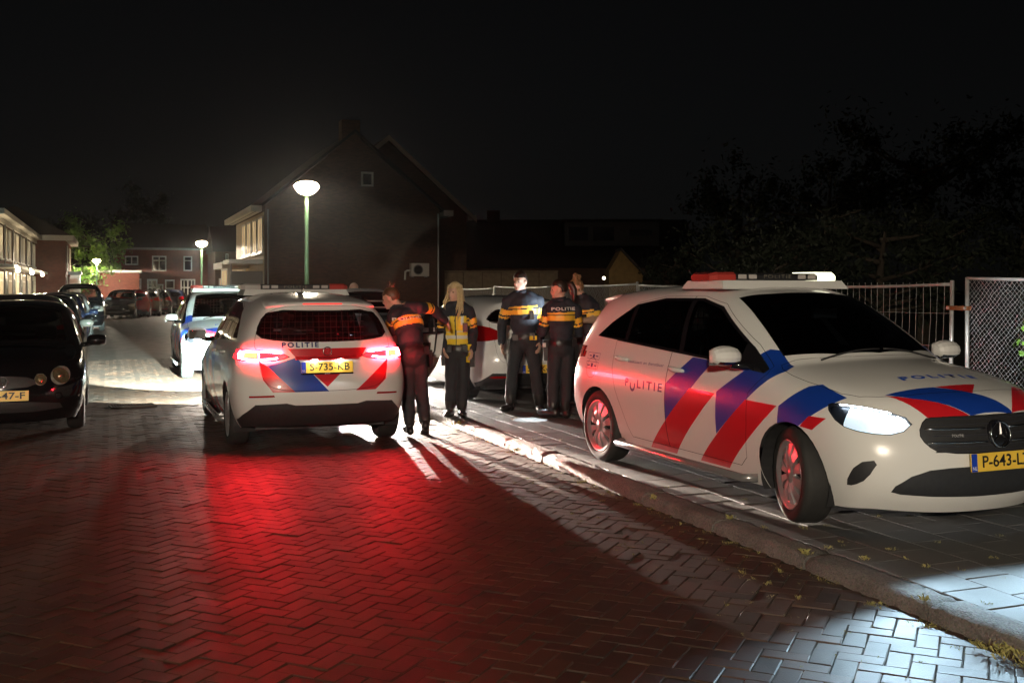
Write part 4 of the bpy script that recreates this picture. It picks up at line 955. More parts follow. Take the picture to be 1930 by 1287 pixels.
def civil_car(kind, pos, ang, scale, paint, label, plate_f=None, plate_r=None, z0=0, wr=.30, group='civilian parked cars', beam=0, lit=False, detail=True, headm=None, tall=1):
    key = (kind, scale, paint.name)
    if kind not in CIV: CIV[kind] = build_civil(kind)
    if key not in CIV:
        MM = {}
        for k, me in CIV[kind].items():
            if k == 'bvh': continue
            me = me.copy(); me.transform(Matrix.Diagonal((*scale, 1))); b = k.split('.')[0]
            if b == 'lining': pass
            elif b in ('body', 'front_door', 'rear_door', 'bonnet', 'tailgate'): with_mats(me, paint, SEAM)
            elif b in ('windscreen', 'side_window', 'rear_side_window', 'quarter_window', 'rear_window'): with_mats(me, GLASS, SEAM)
            elif b in ('taillight', 'fog_reflector'): with_mats(me, REDLENS, SEAM)
            elif b in ('headlight', 'fog_light'): with_mats(me, HEADON if lit else HLGLASS, SEAM)
            elif b == 'window_trim': with_mats(me, GLOSSB, SEAM)
            else: with_mats(me, MATTB, SEAM)
            MM[k] = me
        CIV[key] = MM
    MM = CIV[key]; sx, sy, sz = scale
    c = empty('parked_car', (pos[0], pos[1], z0), ang, label=label, cat='car', group=group)
    doors = {}
    for k, me in MM.items():
        b = k.split('.')[0]
        if b in ('side_window', 'rear_side_window', 'rear_window', 'lining'): continue
        o = ob(b if b not in ('intake', 'diffuser') else {'intake': 'air_intake', 'diffuser': 'rear_bumper_trim'}[b], me, c); doors[k] = o
    for s in ('L', 'R'):
        ob('side_window', MM['side_window.' + s], doors['front_door.' + s]); ob('side_window', MM['rear_side_window.' + s], doors['rear_door.' + s])
        sg = 1 if s == 'L' else -1
        mb = MB(); mb.smooth = True
        mb.lathe([(.02, -.11), (.07, -.10), (.085, -.03), (.08, .06), (.05, .10), (.01, .11)], 12, Matrix.Translation((.78 * sx, sg * (1.01 * sy), 1.07 * sz)) @ Matrix.Rotation(R(90), 4, 'X') @ Matrix.Diagonal((1, .8, 1, 1)))
        mb.tube([(.80 * sx, sg * .80 * sy, 1.0 * sz), (.79 * sx, sg * .95 * sy, 1.03 * sz)], .03, 6); mb.build('wing_mirror', paint if detail else MATTB, c)
        for ax in (AXF, AXR): wheel(c, ax * sx, sg * .775 * sy, 0, WHEEL if wr > .3 else WHEEL_S, WR if wr > .3 else .295)
    ob('rear_window', MM['rear_window'], doors['tailgate']); ob('lining', MM['lining'], c)
    arch_liner(c, (AXF * sx, AXR * sx), .85 * sy, .35 * sz, WR * sz)
    if detail:
        mb = MB(); mb.bx(-1.9 * sx, 1.3 * sx, -.7 * sy, .7 * sy, .26, .30); mb.add([(1.22 * sx, -.68 * sy, .34), (1.22 * sx, .68 * sy, .34), (1.10 * sx, .66 * sy, 1.0 * sz), (1.10 * sx, -.66 * sy, 1.0 * sz), (.62 * sx, -.68 * sy, .88 * sz), (.62 * sx, .68 * sy, .88 * sz)], [(0, 1, 2, 3), (3, 2, 5, 4)])
        mb.tube([(.42 * sx, .36 + .17 * math.cos(t), .85 + .17 * math.sin(t)) for t in [2 * math.pi * i / 18 for i in range(19)]], .012, 6); mb.build('cabin', DARKIN, c)
        for y in (.35, -.35): s_ = ob('seat', SEAT, c); s_.location = (.1, y * sy, 0); s_.scale = (.95, .95, .95 * sz)
        mb = MB(); mb.box((-1.25 * sx, 0, .8 * sz), (.12, 1.15 * sy, .55 * sz)); mb.build('rear_bench', SEATM, c)
    mb = MB(); mb.bx(-1.9 * sx, 1.9 * sx, -.7 * sy, .7 * sy, .17, .24); mb.build('underbody', MATTB, c)
    bvh = CIV[kind]['bvh']
    if plate_f: h = bvh.ray_cast(Vector((3, 0, .50)), Vector((-1, 0, 0)))[0]; plate_object(c, plate_f, frame((h.x * sx + .02, 0, .50 * sz), (0, 1, 0), (-.05, 0, 1)))
    if plate_r: h = bvh.ray_cast(Vector((-3, 0, .50)), Vector((1, 0, 0)))[0]; plate_object(c, plate_r, frame((h.x * sx - .02, 0, .50 * sz), (0, -1, 0), (.02, 0, 1)))
    if kind == 'round' and detail:
        for s, sg in (('L', 1), ('R', -1)):
            for nm_, y, z, r in (('headlight', .62, .71, .108), ('fog_light', .405, .675, .068)):
                h = bvh.ray_cast(Vector((3, sg * y, z)), Vector((-1, 0, 0)))
                if h[0] is None: continue
                mb = MB(); mb.smooth = True; Mx = frame((h[0].x * sx + .004, sg * y * sy, z * sz), h[1].orthogonal(), h[1].cross(h[1].orthogonal()))
                mb.lathe([(.0, .012), (r * .30, .010), (r * .34, -.004), (r * .62, .010), (r * .9, .006)], 20, Mx); mb.build('bulb_lens', mat('lamp reflector warm', (.62, .50, .30), .22, metal=.8, noise=(45, .7, (.2, .15, .08))), doors[nm_ + '.' + s])
        mb = MB(); mb.smooth = True; h = bvh.ray_cast(Vector((3, 0, .665)), Vector((-1, 0, 0)))[0]
        mb.lathe([(.052, .012), (.058, .014), (.06, .004), (.048, .006), (.052, .012)], 20, frame((h.x * sx + .01, 0, .665 * sz), (0, 1, 0), (0, 0, 1)))
        for a0, a1 in (((-.035, .03), (-.012, -.04)), ((-.012, -.04), (0, -.005)), ((0, -.005), (.012, -.04)), ((.012, -.04), (.035, .03))): mb.tube([(h.x * sx + .02, a0[0], .665 * sz + a0[1]), (h.x * sx + .02, a1[0], .665 * sz + a1[1])], .004, 5)
        mb.build('badge', CHROME, doors['grille'])
    if beam:
        for sg in (-1, 1): headlamp_beam(c, 2.2 * sx, sg * .62 * sy, beam, col=(1, .9, .8))
    return c
WHEEL_S = make_wheel_meshes(.295, .185, 8, .20)
BLACKP = mat('black car paint', (.006, .006, .007), .12, coat=1, spec=.5); GREYP = mat('grey car paint', (.10, .095, .085), .2, coat=.8); BLUEP = mat('dark blue car paint', (.008, .012, .03), .14, coat=1)
WHITEP = mat('white car paint', (.82, .82, .82), .22, coat=.8); REDP = mat('red car paint', (.25, .008, .008), .18, coat=.8); SILVP = mat('silver car paint', (.30, .30, .30), .25, metal=.5, coat=.6)
HS = -69.2; HA = 110.8
def scar(s_, t_, kind, scale, paint, label, away=False, dang=0, **k): p = S(s_, t_); return civil_car(kind, (p.x, p.y), R((HA if away else HS) + dang), scale, paint, label, **k)
civil_car('round', (-6.20, 13.30), R(HS), (.885, .92, .93), BLACKP, 'black hatchback with twin round headlamps parked at the left edge', plate_f='89-47-F', wr=.29)
scar(18.5, -1.3, 'slim', (.93, .94, .97), GREYP, 'grey hatchback with a red tail lamp behind the black hatchback', True)
scar(24.3, -1.32, 'round', (.92, .95, .94), BLACKP, 'small black car facing us behind the grey hatchback')
scar(30.2, -1.35, 'slim', (.95, .97, .94), BLUEP, 'dark blue car facing us, third behind the black hatchback')
scar(36.2, -1.3, 'round', (.9, .94, .94), SILVP, 'silver car partly hidden in front of the dark people carrier', detail=False)
scar(44.2, -1.05, 'tall', (1.02, 1.03, 1.12), BLACKP, 'dark people carrier with bright front lamps parked on the left', detail=False)
for (u, v, ptt, lab, aw) in ((212, 600, BLACKP, 'black car with a pale roof line parked beyond the people carrier', False), (241, 598, REDP, 'red car parked at the far end of the street', True), (262, 596, GREYP, 'grey car right of the far red car', True), (284, 594, BLACKP, 'black car with glowing red lamp at the street end', True), (311, 592, BLUEP, 'last dark car at the street end, nearest the third police car', True)):
    p = G(u, v); s_, t_ = toS(p); civil_car('slim' if aw else 'tall', (p.x, p.y + 1.5), R((HA if aw else HS) - 8), (.94, .95, .95), ptt, lab, detail=False)
scar(13.35 + 2.05, 5.45, 'slim', (.96, .97, .91), WHITEP, 'white hatchback with large red tail lamps parked behind the officers', True, plate_r='S-XK-61', z0=PZ)
scar(18.9 + 2.1, 4.75, 'round', (.95, .97, .97), WHITEP, 'white car behind the open police car door, mostly hidden', z0=PZ, beam=9000, lit=True)
# ------------------------------------------------------------------ buildings
def wall_mat(name, c1, c2, rough=.85, bw=.22, bh=.065):
    m = bpy.data.materials.new(name); m.use_nodes = True; t = m.node_tree; b = t.nodes['Principled BSDF']; N = t.nodes.new; Lk = t.links.new
    tc = N('ShaderNodeTexCoord'); sx = N('ShaderNodeSeparateXYZ'); Lk(tc.outputs['Object'], sx.inputs[0]); ad = N('ShaderNodeMath'); ad.operation = 'ADD'; Lk(sx.outputs[0], ad.inputs[0]); Lk(sx.outputs[1], ad.inputs[1])
    cb = N('ShaderNodeCombineXYZ'); Lk(ad.outputs[0], cb.inputs[0]); Lk(sx.outputs[2], cb.inputs[1])
    br = N('ShaderNodeTexBrick'); br.inputs['Scale'].default_value = 1; br.inputs['Brick Width'].default_value = bw; br.inputs['Row Height'].default_value = bh; br.inputs['Mortar Size'].default_value = .007
    br.inputs['Color1'].default_value = (*c1, 1); br.inputs['Color2'].default_value = (*c2, 1); br.inputs['Mortar'].default_value = (.13, .085, .06, 1); Lk(cb.outputs[0], br.inputs['Vector'])
    n = N('ShaderNodeTexNoise'); n.inputs['Scale'].default_value = .7; n.inputs['Detail'].default_value = 6; Lk(tc.outputs['Object'], n.inputs['Vector'])
    mx = N('ShaderNodeMix'); mx.data_type = 'RGBA'; mx.blend_type = 'MULTIPLY'; mx.inputs[0].default_value = .6; Lk(br.outputs[0], mx.inputs[6]); Lk(n.outputs[0], mx.inputs[7]); Lk(mx.outputs[2], b.inputs['Base Color'])
    b.inputs['Roughness'].default_value = rough; bp = N('ShaderNodeBump'); bp.inputs['Strength'].default_value = .5; bp.inputs['Distance'].default_value = .01; Lk(br.outputs['Fac'], bp.inputs['Height']); bp.invert = True; Lk(bp.outputs[0], b.inputs['Normal'])
    return m
W_BROWN = wall_mat('brown brick', (.17, .085, .052), (.11, .058, .04)); W_RED = wall_mat('red brick', (.34, .085, .045), (.25, .06, .034)); W_TAN = wall_mat('tan brick', (.30, .17, .10), (.22, .12, .075))
W_CREAM = mat('cream render', (.62, .52, .38), .8, noise=(2, .4, (.48, .38, .27)))
ROOFM = mat('dark roof tiles', (.035, .028, .026), .8, noise=(6, .6, (.02, .018, .018)))
WHITE = mat('white painted wood', (.72, .70, .64), .5, noise=(5, .3, (.55, .52, .46)))
PANE = mat('dark window pane', (.015, .017, .02), .05, coat=.5)
CURT = mat('lit curtain behind glass', (.8, .7, .5), .7, emit=(1, .70, .36), es=2.2)
CURTDIM = mat('dim curtain behind glass', (.5, .4, .28), .8, emit=(1, .72, .40), es=.5)
def curtain(m, sc):
    t = m.node_tree; b = t.nodes['Principled BSDF']; tc = t.nodes.new('ShaderNodeTexCoord'); n = t.nodes.new('ShaderNodeTexNoise'); mp = t.nodes.new('ShaderNodeMapping'); mp.inputs['Scale'].default_value = (7, 7, .8)
    n.inputs['Scale'].default_value = 1.0; n.inputs['Detail'].default_value = 3; r = t.nodes.new('ShaderNodeMapRange'); r.inputs[1].default_value = .3; r.inputs[2].default_value = .7; r.inputs[3].default_value = .15 * sc; r.inputs[4].default_value = sc
    t.links.new(tc.outputs['Object'], mp.inputs[0]); t.links.new(mp.outputs[0], n.inputs['Vector']); t.links.new(n.outputs[0], r.inputs[0]); t.links.new(r.outputs[0], b.inputs['Emission Strength'])
curtain(CURT, .8); curtain(CURTDIM, .6)
ZINC = mat('zinc gutter', (.30, .30, .29), .4, metal=.5)
DOORM = mat('dark green door', (.02, .05, .03), .4)
WARMLAMP = mat('porch lamp globe', (1, .9, .7), .3, emit=(1, .86, .62), es=9)
class House:
    """walls on local axes: x = to the right of the street, y = along the street"""
    def __init__(s, name, loc, label, rz=ST, cat='house', group=None): s.e = empty(name, loc, rz, label=label, cat=cat, group=group)
    def part(s, name, m, fn, parent=None): mb = MB(); fn(mb); return mb.build(name, m, parent or s.e)
    def window(s, face, a, z, wd, ht, at, frame=.07, pane=PANE, mullions=1, trans=.0, fm=WHITE, depth=.06, sill=True):
        """face '-y' (wall at y=at, looking -y) or '-x' or '+x'; a = centre along the wall"""
        def bx(mb, a0, a1, z0, z1, d0, d1):
            if face == '-y': mb.bx(a0, a1, at - d1, at - d0, z0, z1)
            elif face == '-x': mb.bx(at - d1, at - d0, a0, a1, z0, z1)
            else: mb.bx(at + d0, at + d1, a0, a1, z0, z1)
        def fr(mb):
            bx(mb, a - wd / 2, a + wd / 2, z - ht / 2, z - ht / 2 + frame, .003, depth); bx(mb, a - wd / 2, a + wd / 2, z + ht / 2 - frame, z + ht / 2, .003, depth)
            bx(mb, a - wd / 2, a - wd / 2 + frame, z - ht / 2 + frame, z + ht / 2 - frame, .003, depth); bx(mb, a + wd / 2 - frame, a + wd / 2, z - ht / 2 + frame, z + ht / 2 - frame, .003, depth)
            for k in range(mullions): c = a - wd / 2 + wd * (k + 1) / (mullions + 1); bx(mb, c - frame * .4, c + frame * .4, z - ht / 2 + frame, z + ht / 2 - frame, .004, depth - .004)
            if trans: q = z + ht / 2 - ht * trans; bx(mb, a - wd / 2 + frame, a + wd / 2 - frame, q - frame * .4, q + frame * .4, .005, depth - .006)
        f = s.part('window', fm, fr)
        s.part('pane', pane, lambda mb: bx(mb, a - wd / 2 + frame, a + wd / 2 - frame, z - ht / 2 + frame, z + ht / 2 - frame, .006, .022), f)
        if sill: s.part('sill', fm, lambda mb: bx(mb, a - wd / 2 - .08, a + wd / 2 + .08, z - ht / 2 - .08, z - ht / 2 - .003, .003, .14), f)
        return f
def gable_house(h, wx, ly, eave, ridge, wallm, over=.3, chimney=None, roofm=ROOFM, ridge_x=None, t=.16):
    rx = wx / 2 if ridge_x is None else ridge_x
    h.part('wall', wallm, lambda mb: mb.prism([(0, 0, 0), (wx, 0, 0), (wx, 0, eave), (rx, 0, ridge - .12), (0, 0, eave)], (0, 0, 0), (0, ly, 0)))
    def rf(sg):
        def f(mb):
            x0, x1 = (rx, -over) if sg < 0 else (rx, wx + over); k = (ridge - eave) / (rx if sg < 0 else wx - rx); ze = eave - over * k + .06
            mb.prism([(x0, -.12, ridge), (x1, -.12, ze), (x1, -.12, ze + t), (x0, -.12, ridge + t)], (0, 0, 0), (0, ly + .24, 0))
        return f
    r = h.part('roof', roofm, rf(-1)); h.part('roof', roofm, rf(1))
    for sg in (-1, 1):
        xe = -over if sg < 0 else wx + over
        h.part('gutter', WHITE, lambda mb: mb.bx(xe - .22 if sg < 0 else xe - .28, xe + .28 if sg < 0 else xe + .22, -.15, ly + .1, eave - .30, eave - .02))
    if chimney: h.part('chimney', wallm, lambda mb: mb.bx(chimney[0] - .45, chimney[0] + .45, chimney[1], chimney[1] + .7, ridge - 1.0, chimney[2]), r)
    return h
# --- corner house with the bare gable wall
A = House('gable_house', S(51, 6.9), 'brown brick corner house whose bare gable wall faces us behind the lamp'); gable_house(A, 8.6, 12, 5.5, 9.15, W_BROWN, .45, (4.1, .02, 9.75))
A.window('-y', 4.9, 1.64 + (541 - 337) / 2000 * 51.6, .60, .70, 0, .09, mullions=0, sill=False)
A.part('drainpipe', ZINC, lambda mb: mb.tube([(8.5, -.07, 0), (8.5, -.07, 5.3)], .04, 8)); A.part('drainpipe', ZINC, lambda mb: mb.tube([(.12, -.07, 0), (.12, -.07, 5.3)], .04, 8))
for i, y in enumerate((1.3, 3.5, 5.7, 7.9)): A.window('-x', y, 4.15, 1.7, 1.75, -.03, .1, pane=CURT, mullions=1)
A.part('facade_render', W_CREAM, lambda mb: mb.bx(-.03, -.002, .3, 11.9, .1, 5.2))
A.part('bay', W_CREAM, lambda mb: mb.bx(-1.1, -.031, 6.2, 10.4, .02, .9))
A.part('bay_roof', WHITE, lambda mb: mb.bx(-1.4, -.031, 5.9, 10.8, 2.62, 2.95))
A.part('bay_corner', WHITE, lambda mb: mb.bx(-1.1, -.95, 6.2, 6.4, .9, 2.62))
A.window('-y', -.55, 1.76, .75, 1.7, 6.22, .07, CURTDIM, 0); A.window('-x', 8.3, 1.76, 3.8, 1.7, -.98, .09, CURT, 3)
A.part('porch_canopy', ZINC, lambda mb: mb.bx(-1.6, -.031, .6, 3.4, 2.75, 2.95)); A.part('porch_post', ZINC, lambda mb: mb.tube([(-1.5, .7, 0), (-1.5, .7, 2.75)], .05, 8)); A.part('porch_panel', mat('grey panel', (.22, .2, .18), .6), lambda mb: mb.bx(-1.5, -.035, .66, .72, 0, 2.4))
A.part('door', DOORM, lambda mb: mb.bx(-.08, -.035, 2.0, 3.0, .05, 2.2))
# air conditioner on the gable
ac = House('air_conditioner', S(51 - .32, 6.9 + 7.45, 2.15), 'white air conditioner with a round fan on the gable wall', cat='air conditioner')
ACW = mat('air conditioner casing', (.55, .52, .46), .5)
ac.part('casing', ACW, lambda mb: mb.bx(-.46, .46, -.16, .16, .02, .66))
def fan(mb): mb.lathe([(.235, .0), (.25, .012), (.22, .016), (.20, .004)], 24, frame((-.1, -.161, .34), (1, 0, 0), (0, 0, 1)))
ac.part('fan_guard', MATTB_(), fan)
for k in range(7): ac.part('guard_bar', MATTB_(), lambda mb: mb.bx(-.1 - .2 * math.cos(math.asin((k - 3) / 3.6)), -.1 + .2 * math.cos(math.asin((k - 3) / 3.6)), -.185, -.178, .34 + (k - 3) * .06 - .006, .34 + (k - 3) * .06 + .006))
ac.part('fan_disc', SEAM, lambda mb: mb.lathe([(.0, .004), (.21, .004)], 24, frame((-.1, -.161, .34), (1, 0, 0), (0, 0, 1))))
for x in (-.35, .35): ac.part('bracket', ZINC, lambda mb: mb.bx(x - .02, x + .02, -.18, .30, -.03, .018))
ac.part('pipe', WHITE, lambda mb: mb.tube([(-.47, -.05, .30), (-.62, -.02, .30), (-.70, .05, .25), (-.70, .12, -.15)], .05, 8))
# --- neighbour with the pale verge board
Bh = House('verge_house', S(55.2, 9.2), 'dark house with a pale sloping verge board behind the gable'); gable_house(Bh, 9.1, 9, 5.6, 9.5, W_BROWN, .3, None, ROOFM, 4.7)
VERGE = mat('grey verge board', (.62, .54, .46), .6)
Bh.part('verge_board', VERGE, lambda mb: mb.prism([(4.7, 0, 9.42), (9.6, 0, 5.15), (9.6, 0, 5.40), (4.7, 0, 9.70)], (0, -.30, 0), (0, -.13, 0)))
Bh.part('verge_board', VERGE, lambda mb: mb.prism([(4.7, 0, 9.42), (4.7, 0, 9.70), (2.6, 0, 7.95), (2.6, 0, 7.67)], (0, -.30, 0), (0, -.13, 0)))
# --- terrace on the left, unit by unit
def terrace(s0, t0, i, wallm, label, pane1, pane2, lamp):
    h = House('terrace_house', S(s0, t0 - 7), label, group='terraced houses on the left'); ly = 5.3
    h.part('wall', wallm, lambda mb: mb.bx(0, 7, 0, ly - .02, 0, 5.45))
    h.part('roof', ROOFM, lambda mb: mb.prism([(7.35, 0, 5.55), (3.5, 0, 8.2), (-.2, 0, 5.55)], (0, -.01, 0), (0, ly - .03, 0)))
    h.part('gutter', WHITE, lambda mb: mb.bx(7.02, 7.5, 0, ly - .02, 5.25, 5.52)); h.part('fascia', WHITE, lambda mb: mb.bx(7.002, 7.12, 0, ly - .02, 4.98, 5.2))
    h.window('+x', 1.2, 4.0, 1.15, 1.7, 7, .1, pane1, 1); h.window('+x', 3.6, 4.0, 1.6, 1.7, 7, .1, pane2, 2)
    h.window('+x', 3.7, 1.5, 2.2, 1.9, 7, .1, pane2, 2, .25)
    d = h.part('door', WHITE, lambda mb: mb.bx(7.003, 7.06, .6, 1.75, .05, 2.5)); h.part('door_panel', DOORM, lambda mb: mb.bx(7.06, 7.09, .72, 1.63, .1, 2.1), d)
    h.part('canopy', WHITE, lambda mb: mb.bx(7.002, 7.9, .3, 4.9, 2.62, 2.78))
    h.part('drainpipe', ZINC, lambda mb: mb.tube([(7.08, .06, 0), (7.08, .06, 5.2)], .045, 6))
    if lamp:
        o = h.part('porch_lamp', WARMLAMP, lambda mb: mb.lathe([(.0, -.13), (.09, -.10), (.12, 0), (.09, .1), (.0, .13)], 10, Matrix.Translation((7.95, 2.0, 2.5 + .5 * (i % 2)))))
        point('lamp_light', (8.1, 2.0, 2.5 + .5 * (i % 2)), 320, (1, .78, .48), .1, h.e)
    return h
nm = ['nearest', 'second', 'third', 'fourth', 'fifth', 'sixth']
for i in range(6): terrace(57.6 + i * 5.3, -5.3, i, W_TAN if i % 2 else W_BROWN, '%s terraced house on the left, counting from the left edge of the photo' % nm[i], (CURT, CURT, CURTDIM, PANE, CURTDIM, PANE)[i], (CURT, CURTDIM, CURT, CURTDIM, PANE, CURTDIM)[i], i in (0, 2, 4))
e = House('end_house', S(91, -10.6), 'red brick house with a flat white eave at the end of the left terrace')
e.part('wall', W_RED, lambda mb: mb.bx(0, 7.4, 0, 13, 0, 5.3)); e.part('eave', WHITE, lambda mb: mb.bx(-.2, 8.0, -.25, 13.4, 5.3, 5.72)); e.part('roof', ROOFM, lambda mb: mb.prism([(7.8, 0, 5.72), (3.7, 0, 8.0), (-.2, 0, 5.72)], (0, 0, 0), (0, 13, 0)))
e.window('+x', 3, 4, 1.1, 2.0, 7.4, .1, CURTDIM, 0, .3); e.window('+x', 8.6, 3.9, 3.6, 2.1, 7.4, .12, CURT, 3, .25); e.window('+x', 8.8, 1.4, 1.6, 2.2, 7.4, .1, CURTDIM, 1); e.window('+x', 3.2, 1.3, 1.4, 2.4, 7.4, .1, PANE, 0)
e.part('canopy', MATTB_(), lambda mb: mb.bx(7.402, 8.4, 6.0, 10.5, 2.7, 2.95)); e.part('porch', WHITE, lambda mb: mb.bx(7.402, 8.2, 10.8, 12.2, .02, 2.8))
# --- row across the end of the street
frs, frt = 112.0, 0.2
Fh = House('far_row_house', S(frs, frt), 'red brick row house with pale window frames closing the street')
def pl(u, v, wpx, hpx):                               # photo window on the far facade -> local centre and size
    d = Vector(((u - 965) / FPX, 1, (VH - v) / FPX)); k = frs / (DS.dot(Vector((d.x, d.y, 0)))); p = Vector((0, 0, CH)) + d * k
    return p.dot(RS) - frt, p.z, wpx / FPX * k * 1.03, hpx / FPX * k
xl = pl(216, 500, 1, 1)[0]; xr = pl(392, 500, 1, 1)[0]; zt = pl(300, 467, 1, 1)[1]
Fh.part('wall', W_RED, lambda mb: mb.bx(xl, xr, 0, 8, 0, zt)); Fh.part('roof', ROOFM, lambda mb: mb.prism([(xl - .2, -.4, zt), (xl - .2, 4, zt + 2.6), (xl - .2, 8.3, zt)], (0, 0, 0), (xr - xl + .4, 0, 0))); Fh.part('gutter', ZINC, lambda mb: mb.bx(xl - .2, xr + .2, -.5, -.02, zt - .22, zt - .02))
for (u, v, a, b, mu, tr) in ((248, 491, 23, 17, 1, 0), (300, 497, 25, 29, 1, .3), (354, 497, 15, 28, 0, .3), (250, 546, 30, 42, 3, .4), (287, 546, 18, 40, 1, .4), (302, 543, 11, 15, 0, 0), (320, 548, 17, 42, 0, .4), (354, 546, 26, 40, 3, .4)):
    x, z, wd, ht = pl(u, v, a, b); z0 = max(z - ht / 2, .15); ht = z + ht / 2 - z0; Fh.window('-y', x, z0 + ht / 2, wd, ht, 0, .12 if ht < 2 else .14, PANE, mu, tr, sill=False)
F2 = House('far_annex', S(107, -1.2), 'low brick annex with a pale eave behind the farthest lamp')
x0 = -3.2
F2.part('wall', W_RED, lambda mb: mb.bx(x0, 3.9, 0, 6, 0, 3.0)); F2.part('eave', WHITE, lambda mb: mb.bx(x0 - .2, 4.1, -.3, 6.2, 3.0, 3.22))
F3 = House('far_dark_house', S(104, 9.4), 'dark house with small pale doors between the row and the gable'); F3.part('wall', W_BROWN, lambda mb: mb.bx(0, 9, 0, 8, 0, 5.0)); F3.part('roof', ROOFM, lambda mb: mb.prism([(-.2, -.3, 5), (-.2, 4, 7.6), (-.2, 8.3, 5)], (0, 0, 0), (9.4, 0, 0)))
for x in (.8, 2.6, 4.2): F3.window('-y', x, 1.5, .9, 1.9, 0, .12, CURTDIM, 0, sill=False); F3.window('-y', x + .3, 4.0, .25, 1.6, 0, .08, PANE, 0, sill=False)
# --- dark house with a dormer beyond the lot
Dk = House('dormer_house', AT(850, 541, 62) - Vector((0, 0, CH)), 'long unlit house with a wide grey dormer in its roof', 0)
DKW = 14.2
Dk.part('wall', W_BROWN, lambda mb: mb.bx(0, DKW, 0, 9, 0, 2.9)); Dk.part('roof', ROOFM, lambda mb: mb.prism([(-.3, -.4, 2.75), (-.3, 4.5, 5.85), (-.3, 9.4, 2.75)], (0, 0, 0), (DKW + .6, 0, 0)))
DORM = mat('grey dormer boards', (.16, .155, .15), .7)
Dk.part('dormer', DORM, lambda mb: mb.bx(6.7, 12.3, 1.0, 4.2, 4.1, 5.5)); Dk.part('dormer_roof', ROOFM, lambda mb: mb.bx(6.5, 12.5, .75, 4.4, 5.5, 5.65))
for x, wd in ((7.5, 1.3), (9.0, 1.4)): Dk.window('-y', x, 4.8, wd, .95, 1.0, .07, PANE, 0, fm=DORM, sill=False)
Dk.window('-y', 11.2, 4.85, 1.5, .5, 1.0, .06, PANE, 0, fm=DORM, sill=False)
Dk.part('chimney', W_BROWN, lambda mb: mb.bx(2.0, 2.8, 4.2, 5.0, 5.2, 6.4))
gw = House('garden_wall', AT(838, 541, 56) - Vector((0, 0, CH)), 'pale boarded garden wall beyond the fence', 0, cat='wall')
for k in range(6): gw.part('panel', mat('tan boards', (.30, .22, .14), .8, noise=(4, .5)), lambda mb: mb.bx(k * 1.0, k * 1.0 + .97, 0, .08, 0, 2.4 + .02 * (k % 2)))
gw.part('capping', mat('tan boards'), lambda mb: mb.bx(0, 6, -.03, .11, 2.43, 2.5))
sh = House('garden_shed', AT(1148, 541, 50) - Vector((0, 0, CH)), 'small shed whose gable is lit orange by a garden lamp', 0, cat='shed')
ORB = mat('ochre boards', (.22, .13, .04), .8, noise=(6, .5))
sh.part('wall', ORB, lambda mb: mb.prism([(0, 0, 0), (1.6, 0, 0), (1.6, 0, 2.2), (.55, 0, 3.35), (0, 0, 2.4)], (0, 0, 0), (0, 2.5, 0)))
sh.part('roof', ROOFM, lambda mb: mb.prism([(.55, -.15, 3.37), (1.9, -.15, 1.95), (1.9, -.15, 2.08), (.55, -.15, 3.5)], (0, 0, 0), (0, 2.9, 0)))
sh.part('garden_lamp', WARMLAMP, lambda mb: mb.lathe([(.0, -.08), (.06, -.05), (.07, .03), (.0, .08)], 10, Matrix.Translation((-.35, -1.2, 2.05)))); point('lamp_light', (-.35, -1.25, 2.05), 7, (1, .62, .22), .05, sh.e)
# ------------------------------------------------------------------ fences
GALV = mat('galvanised tube', (.55, .55, .54), .38, metal=.35, noise=(9, .5, (.34, .33, .31)))
WIREM = mat('galvanised wire', (.42, .42, .41), .45, metal=.3)
def fence_panel(s0, s1, t_, top, style, label, lean=0):
    c = empty('site_fence_panel', S(s0, t_, PZ - .02), ST + R(90), label=label, cat='fence', group='temporary site fence panels'); L = s1 - s0; H = top - PZ
    # local x runs along the street (away), z up
    for x in (0, L):
        mb = MB(); mb.smooth = True; mb.tube([(x, 0, 0), (x + lean * .5, 0, H * .5), (x + lean, 0, H + (.03 if x == 0 else 0))], .021, 8); mb.build('post', GALV, c)
    for z in (.18, H - .01):
        mb = MB(); mb.smooth = True; mb.tube([(L * i / 10 + lean * z / H, .006 * math.sin(i * 1.3), z - (.03 * math.sin(math.pi * i / 10) if z > 1 else 0)) for i in range(11)], .017, 8); mb.build('rail', GALV, c)
    mb = MB()
    if style == 'bars':
        n = int(L / .105)
        for i in range(1, n):
            x = L * i / n; j = random.gauss(0, .006); k = random.gauss(0, .012)
            mb.tube([(x, 0, .16), (x + k, .01, H * .45), (x + k * .3 + j + lean * .8, 0, H * .75), (x + lean, 0, H + .012)], .0026, 4)
        for z in (.55, .95, H - .32): mb.tube([(0, .004, z), (L * .5, .008, z - .01), (L, .004, z)], .003, 4)
    else:
        d = .055; n = int(L / d) + int(H / d)
        for i in range(-int(H / d), int(L / d) + 1):
            for sg in (1, -1):
                pts = []; k = 0; zz = .18
                while zz < H:
                    x = i * d + (zz - .18) * (1 if sg > 0 else 1); x = i * d + (zz - .18) if sg > 0 else i * d + H - (zz - .18)
                    if 0 <= x <= L: pts.append((x + random.gauss(0, .004), random.gauss(0, .004), zz + random.gauss(0, .003)))
                    zz += d
                if len(pts) > 1: mb.tube(pts, .0020, 3, False)
    o = mb.build('wire_mesh', WIREM, c, kind='stuff')
    return c
FT = 8.33
fence_panel(5.1, 8.62, FT, 1.76, 'chain', 'chain-link fence panel at the right edge beside the bush')
fence_panel(8.86, 12.36, FT, 1.70, 'bars', 'site fence panel of wavy upright wires behind the police car bonnet', -.03)
fence_panel(12.42, 15.92, FT, 1.70, 'chain', 'fence panel hidden behind the windscreen of the right police car')
fence_panel(15.98, 19.48, FT, 1.72, 'chain', 'fence panel right of the curly-haired officer')
